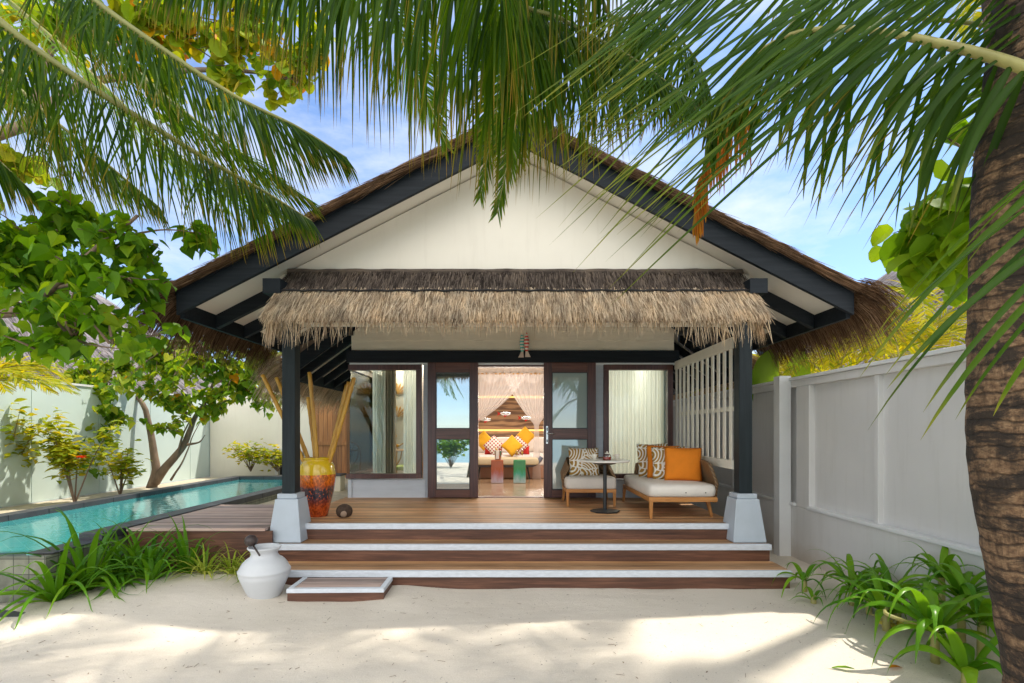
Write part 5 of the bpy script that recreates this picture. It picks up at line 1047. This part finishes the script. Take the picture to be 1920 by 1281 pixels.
# --- strap leaved lilies
def lily(label, base, n, L, w, mat, rise=.9, arch=1.0, group=None, stem=0, sprd=1.0, name='spider_lily'):
    b = V(base); b.z = gh(b.x,b.y); t_ = thing(name, label, 'plant', b, 0, group); mb = MB(); hub = b+V((0,0,stem))
    if stem:
        tb = MB(); tb.tube([b-V((0,0,.05)), hub+V((0,0,.03))], [.03,.024], 8); tb.build('stem', M['rachis_pale'], t_, smooth=True)
    ga = U(0,6.28)
    for k in range(n):
        a = ga+k*2.399+U(-.3,.3); f = (k+.5)/n; out = V((math.cos(a),math.sin(a),0)); d = (out*(.35+.75*f)*sprd+V((0,0,rise*(1.25-.75*f)))).normalized(); l = L*U(.75,1.12); segs = 10
        p = hub+out*.02+V((0,0,U(-.02,.02))); x = V((-math.sin(a),math.cos(a),0)); prev = None; g_ = arch*U(.7,1.3)
        x = (x+V((rnd.gauss(0,.15),rnd.gauss(0,.15),rnd.gauss(0,.15)))).normalized()
        for i in range(segs+1):
            t = i/segs; ww = w*(.55+.45*math.sin(math.pi*min(1,t*1.4)))*(1-t**1.9)**.85 if t < 1 else w*.02
            nn = x.cross(d); row = (mb.vert(p-x*ww/2+nn*ww*.18,t), mb.vert(p,t), mb.vert(p+x*ww/2+nn*ww*.18,t))
            if prev: mb.face((prev[0],prev[1],row[1],row[0])); mb.face((prev[1],prev[2],row[2],row[1]))
            prev = row; p = p+d*(l/segs); d = (d+DOWN*g_*(.12+.42*t)).normalized()
            gg = gh(p.x,p.y)+.012
            if p.z < gg: p.z = gg; d.z = max(d.z,.0)
    mb.build('leaves', mat, t_, smooth=True); return t_
def G(px_, py):
    Y = ZC*F0/(py-CY); return ((px_-CX)*Y/F0, Y, 0)
gl = 'strap leaved lilies left of the steps'
lily('largest strap leaved lily at the corner of the pool wall', (-4.36,5.28,0), 34, 1.10, .072, M['lily'], 1.1, .8, gl)
lily('tall strap leaved lily just right of the largest one', (-4.0,5.60,0), 28, .95, .055, M['lily'], 1.25, .75, gl)
lily('strap leaved lily against the dark deck fascia', (-3.62,5.72,0), 20, .78, .05, M['lily'], 1.25, .8, gl)
lily('short strap leaved lily low in front of the largest one', (-4.02,5.25,0), 14, .50, .05, M['lily'], .8, 1.1, gl)
lily('broad strap leaved lily hanging over the tiled pool corner', (-4.42,4.98,0), 26, .98, .066, M['lily'], 1.0, .9, gl)
lily('strap leaved lily squeezed between the pool wall and the tall one', (-4.28,5.62,0), 24, .92, .056, M['lily'], 1.2, .75, gl)
lily('strap leaved lily in front of the deck end', (-3.78,5.38,0), 18, .66, .05, M['lily'], 1.0, .9, gl)
gv = 'striped grassy plants before the deck'
lily('yellow striped grassy plant beside the tall lily', (-3.33,5.55,0), 34, .50, .026, M['varieg'], 1.0, .95, gv, name='striped_grass')
lily('yellow striped grassy plant in the middle before the deck', (-3.08,5.62,0), 34, .46, .024, M['varieg'], 1.1, .95, gv, name='striped_grass')
lily('yellow striped grassy plant touching the white urn', (-2.84,5.56,0), 34, .46, .024, M['varieg'], 1.15, .9, gv, name='striped_grass')
gr_ = 'crinum plants along the right wall'
for lab, b, n, L, w, stem in (('small crinum nearest the right end of the steps', (3.03,5.42,0), 9, .48, .058, .13), ('low crinum sprout in front of the step end', (2.93,5.08,0), 6, .30, .045, .05), ('crinum with an arching leaf left of the wall sill', (3.27,5.02,0), 12, .62, .066, .20),
      ('crinum in the middle of the row along the wall', (3.32,4.55,0), 13, .66, .070, .22), ('upright crinum behind the middle of the row', (3.52,4.85,0), 10, .55, .060, .2), ('leafy crinum hard against the wall beside the trunk', (3.45,4.0,0), 16, .66, .072, .40),
      ('slender crinum behind the leafy one at the wall', (3.56,4.32,0), 12, .55, .06, .45), ('largest crinum in the foreground beside the ringed trunk', (3.02,3.72,0), 16, .80, .100, .24), ('crinum close to the wall between the arching and the middle ones', (3.48,5.2,0), 11, .55, .06, .12), ('bushy crinum filling the row before the upright one', (3.25,4.75,0), 14, .6, .068, .15), ('crinum in front of the middle of the row with low wide leaves', (3.05,4.25,0), 14, .70, .085, .16), ('crinum pressed against the wall right behind the foreground one', (3.38,3.75,0), 14, .70, .08, .28),
      ('crinum with broad drooping leaves at the foot of the trunk', (2.98,3.42,0), 11, .62, .095, .12)):
    lily(lab, b, n, L, w, M['lily_r'], .9, 1.15, gr_, stem, name='crinum_plant')
fb = thing('fallen_flower_head', 'yellow seed head on a bent stalk lying in the sand by the crinums', 'flower', G(1672,1182)); q = V(G(1672,1182)); mb = MB(); rnd.seed(5)
for k in range(9): mb.ell(q+V((U(-.09,.09),U(-.06,.06),U(.02,.06))), (.032,.025,.022), 10, 7, M=Matrix.Rotation(U(-1,1),3,'Z'))
mb.build('bulbs', M['bulb'], fb, smooth=True)
mb = MB(); mb.tube(spline([q+V((.02,0,.06)),q+V((.18,.08,.22)),(2.75,3.85,.34),(3.0,3.75,.26)],16), .013, 8)
for k in range(5): mb.tube([q+V((0,0,.06)), q+V((-.09-.02*k,U(-.04,.04),.06+.02*k))], .004, 5)
mb.build('stalk', M['rachis_pale'], fb, smooth=True)
# a few fallen leaves and litter on the sand
for lab, x, y, rz in (('dry brown leaf lying on the sand below the crinums', 2.62,3.62,.4), ('curled green leaf on the sand by the foreground crinum', 2.38,3.62,2.6)):
    mb = MB(); leaf(mb, V((0,0,.012)), V((math.cos(rz),math.sin(rz),.05)), V((0,0,1)), .16,.07,'lance'); o = mb.build('fallen_leaf', M['palm_dead'] if 'dry' in lab else M['lily_r']); o.location = (x,y,gh(x,y)+.01); tag(o, lab, 'leaf', 'fallen leaves on the sand')

mb = MB()
for k in range(420):
    x = U(-4.6,3.6); y = U(2.2,5.4); z = gh(x,y)+.004; a = U(0,6.283); d = V((math.cos(a),math.sin(a),U(-.05,.12))); s_ = rnd.random()
    if x > 2.4 or x < -3.4 or s_ < .45:
        if s_ < .3: mb.tube([V((x,y,z)), V((x,y,z))+d*U(.02,.07)], .0016, 4)
        else: leaf(mb, V((x,y,z)), d, V((U(-.2,.2),U(-.2,.2),1)), U(.012,.04), U(.008,.02), 'lance')
mb.build('sand_litter', M['bark'], kind='stuff')
# ================================================================== CAMERA, LIGHT
cam = bpy.data.cameras.new('camera'); co = bpy.data.objects.new('camera', cam); COL.objects.link(co); sc.camera = co
cam.sensor_width = 36; cam.lens = F0/1920*36; cam.clip_start = .05; cam.clip_end = 2000
cam.shift_x = -(CX-960)/1920; cam.shift_y = (CY-640.5)/1920
co.location = (0,0,ZC); co.rotation_euler = (math.pi/2,0,0)
sd_ = V((.42,.27,1.0)).normalized()
L = bpy.data.lights.new('sun', 'SUN'); L.energy = 2.7; L.angle = math.radians(.9); L.color = (1,.92,.78); lo = bpy.data.objects.new('sun', L); COL.objects.link(lo)
lo.rotation_euler = (-sd_).to_track_quat('-Z','Y').to_euler(); lo.location = (6,4,14)
w = bpy.data.worlds.new('World'); sc.world = w; w.use_nodes = True; nt_ = w.node_tree; nt_.nodes.clear()
sky = nt_.nodes.new('ShaderNodeTexSky'); sky.sky_type = 'NISHITA'; sky.sun_disc = False; sky.sun_elevation = math.asin(sd_.z); sky.sun_rotation = math.atan2(sd_.x, sd_.y); sky.air_density = .75; sky.dust_density = .3; sky.ozone_density = 4.0
bg = nt_.nodes.new('ShaderNodeBackground'); bg.inputs[1].default_value = .14; ow = nt_.nodes.new('ShaderNodeOutputWorld')
tc = nt_.nodes.new('ShaderNodeTexCoord'); mp = nt_.nodes.new('ShaderNodeMapping'); mp.inputs['Scale'].default_value = (1,1,2.6); nt_.links.new(tc.outputs['Generated'], mp.inputs[0])
nz = nt_.nodes.new('ShaderNodeTexNoise'); nz.inputs['Scale'].default_value = 2.3; nz.inputs['Detail'].default_value = 7; nz.inputs['Roughness'].default_value = .62; nt_.links.new(mp.outputs[0], nz.inputs['Vector'])
rp = nt_.nodes.new('ShaderNodeValToRGB'); rp.color_ramp.elements[0].position = .42; rp.color_ramp.elements[1].position = .74; nt_.links.new(nz.outputs[0], rp.inputs[0])
mx = nt_.nodes.new('ShaderNodeMixRGB'); nt_.links.new(rp.outputs[0], mx.inputs[0]); nt_.links.new(sky.outputs[0], mx.inputs[1]); mx.inputs[2].default_value = (4.0,4.15,4.4,1)
# bright unseen area added to the sky behind the camera, to fill the porch
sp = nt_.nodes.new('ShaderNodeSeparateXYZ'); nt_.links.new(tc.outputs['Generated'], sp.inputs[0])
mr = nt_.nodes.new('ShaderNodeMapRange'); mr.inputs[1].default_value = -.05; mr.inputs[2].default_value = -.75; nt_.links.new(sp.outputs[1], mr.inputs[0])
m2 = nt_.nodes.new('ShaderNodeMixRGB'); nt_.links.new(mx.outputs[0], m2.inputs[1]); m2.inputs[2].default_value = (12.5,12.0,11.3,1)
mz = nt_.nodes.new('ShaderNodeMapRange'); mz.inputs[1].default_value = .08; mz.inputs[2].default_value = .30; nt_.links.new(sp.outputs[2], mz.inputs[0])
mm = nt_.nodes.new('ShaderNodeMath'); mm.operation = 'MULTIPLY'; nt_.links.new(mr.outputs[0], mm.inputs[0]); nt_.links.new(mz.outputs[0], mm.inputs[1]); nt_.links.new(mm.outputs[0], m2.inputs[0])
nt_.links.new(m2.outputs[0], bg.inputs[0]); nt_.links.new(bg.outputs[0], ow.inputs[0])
vs = sc.view_settings; vs.view_transform = 'Standard'; vs.look = 'None'; vs.exposure = 1.04; vs.gamma = 1; vs.use_curve_mapping = False
for nm, loc, tgt, sx, sy, e in (('cove_lamp', (-.05,13.92,pz(744,14)), (-.05,11,1.6), 2.3,.08, 15), ('cove_lamp', (-.05,13.92,pz(806,14)), (-.05,12,.9), 2.3,.08, 11), ('added_room_fill', (-.1,10.6,3.25), (-.1,10.8,.6), .5,.5, 30), ('added_room_fill', (-2.05,10.6,3.25), (-2.05,10.5,.6), .5,.5, 30), ('added_room_fill', (2.0,10.4,3.25), (2.0,10.2,.6), .5,.5, 30)):  # non-cove lamps are unseen, added to brighten the room and the curtains
    A_ = bpy.data.lights.new(nm, 'AREA'); A_.shape = 'RECTANGLE'; A_.size = sx; A_.size_y = sy; A_.energy = e; A_.color = (1,.92,.82); ao = bpy.data.objects.new(nm, A_); COL.objects.link(ao); ao.location = loc; ao.rotation_euler = (V(tgt)-V(loc)).to_track_quat('-Z','Y').to_euler()
sc.render.engine = 'CYCLES'; cy_ = sc.cycles; cy_.max_bounces = 10; cy_.diffuse_bounces = 5; cy_.glossy_bounces = 4; cy_.transmission_bounces = 8; cy_.transparent_max_bounces = 16; cy_.use_denoising = True; cy_.sample_clamp_indirect = 6; cy_.caustics_reflective = False; cy_.caustics_refractive = False
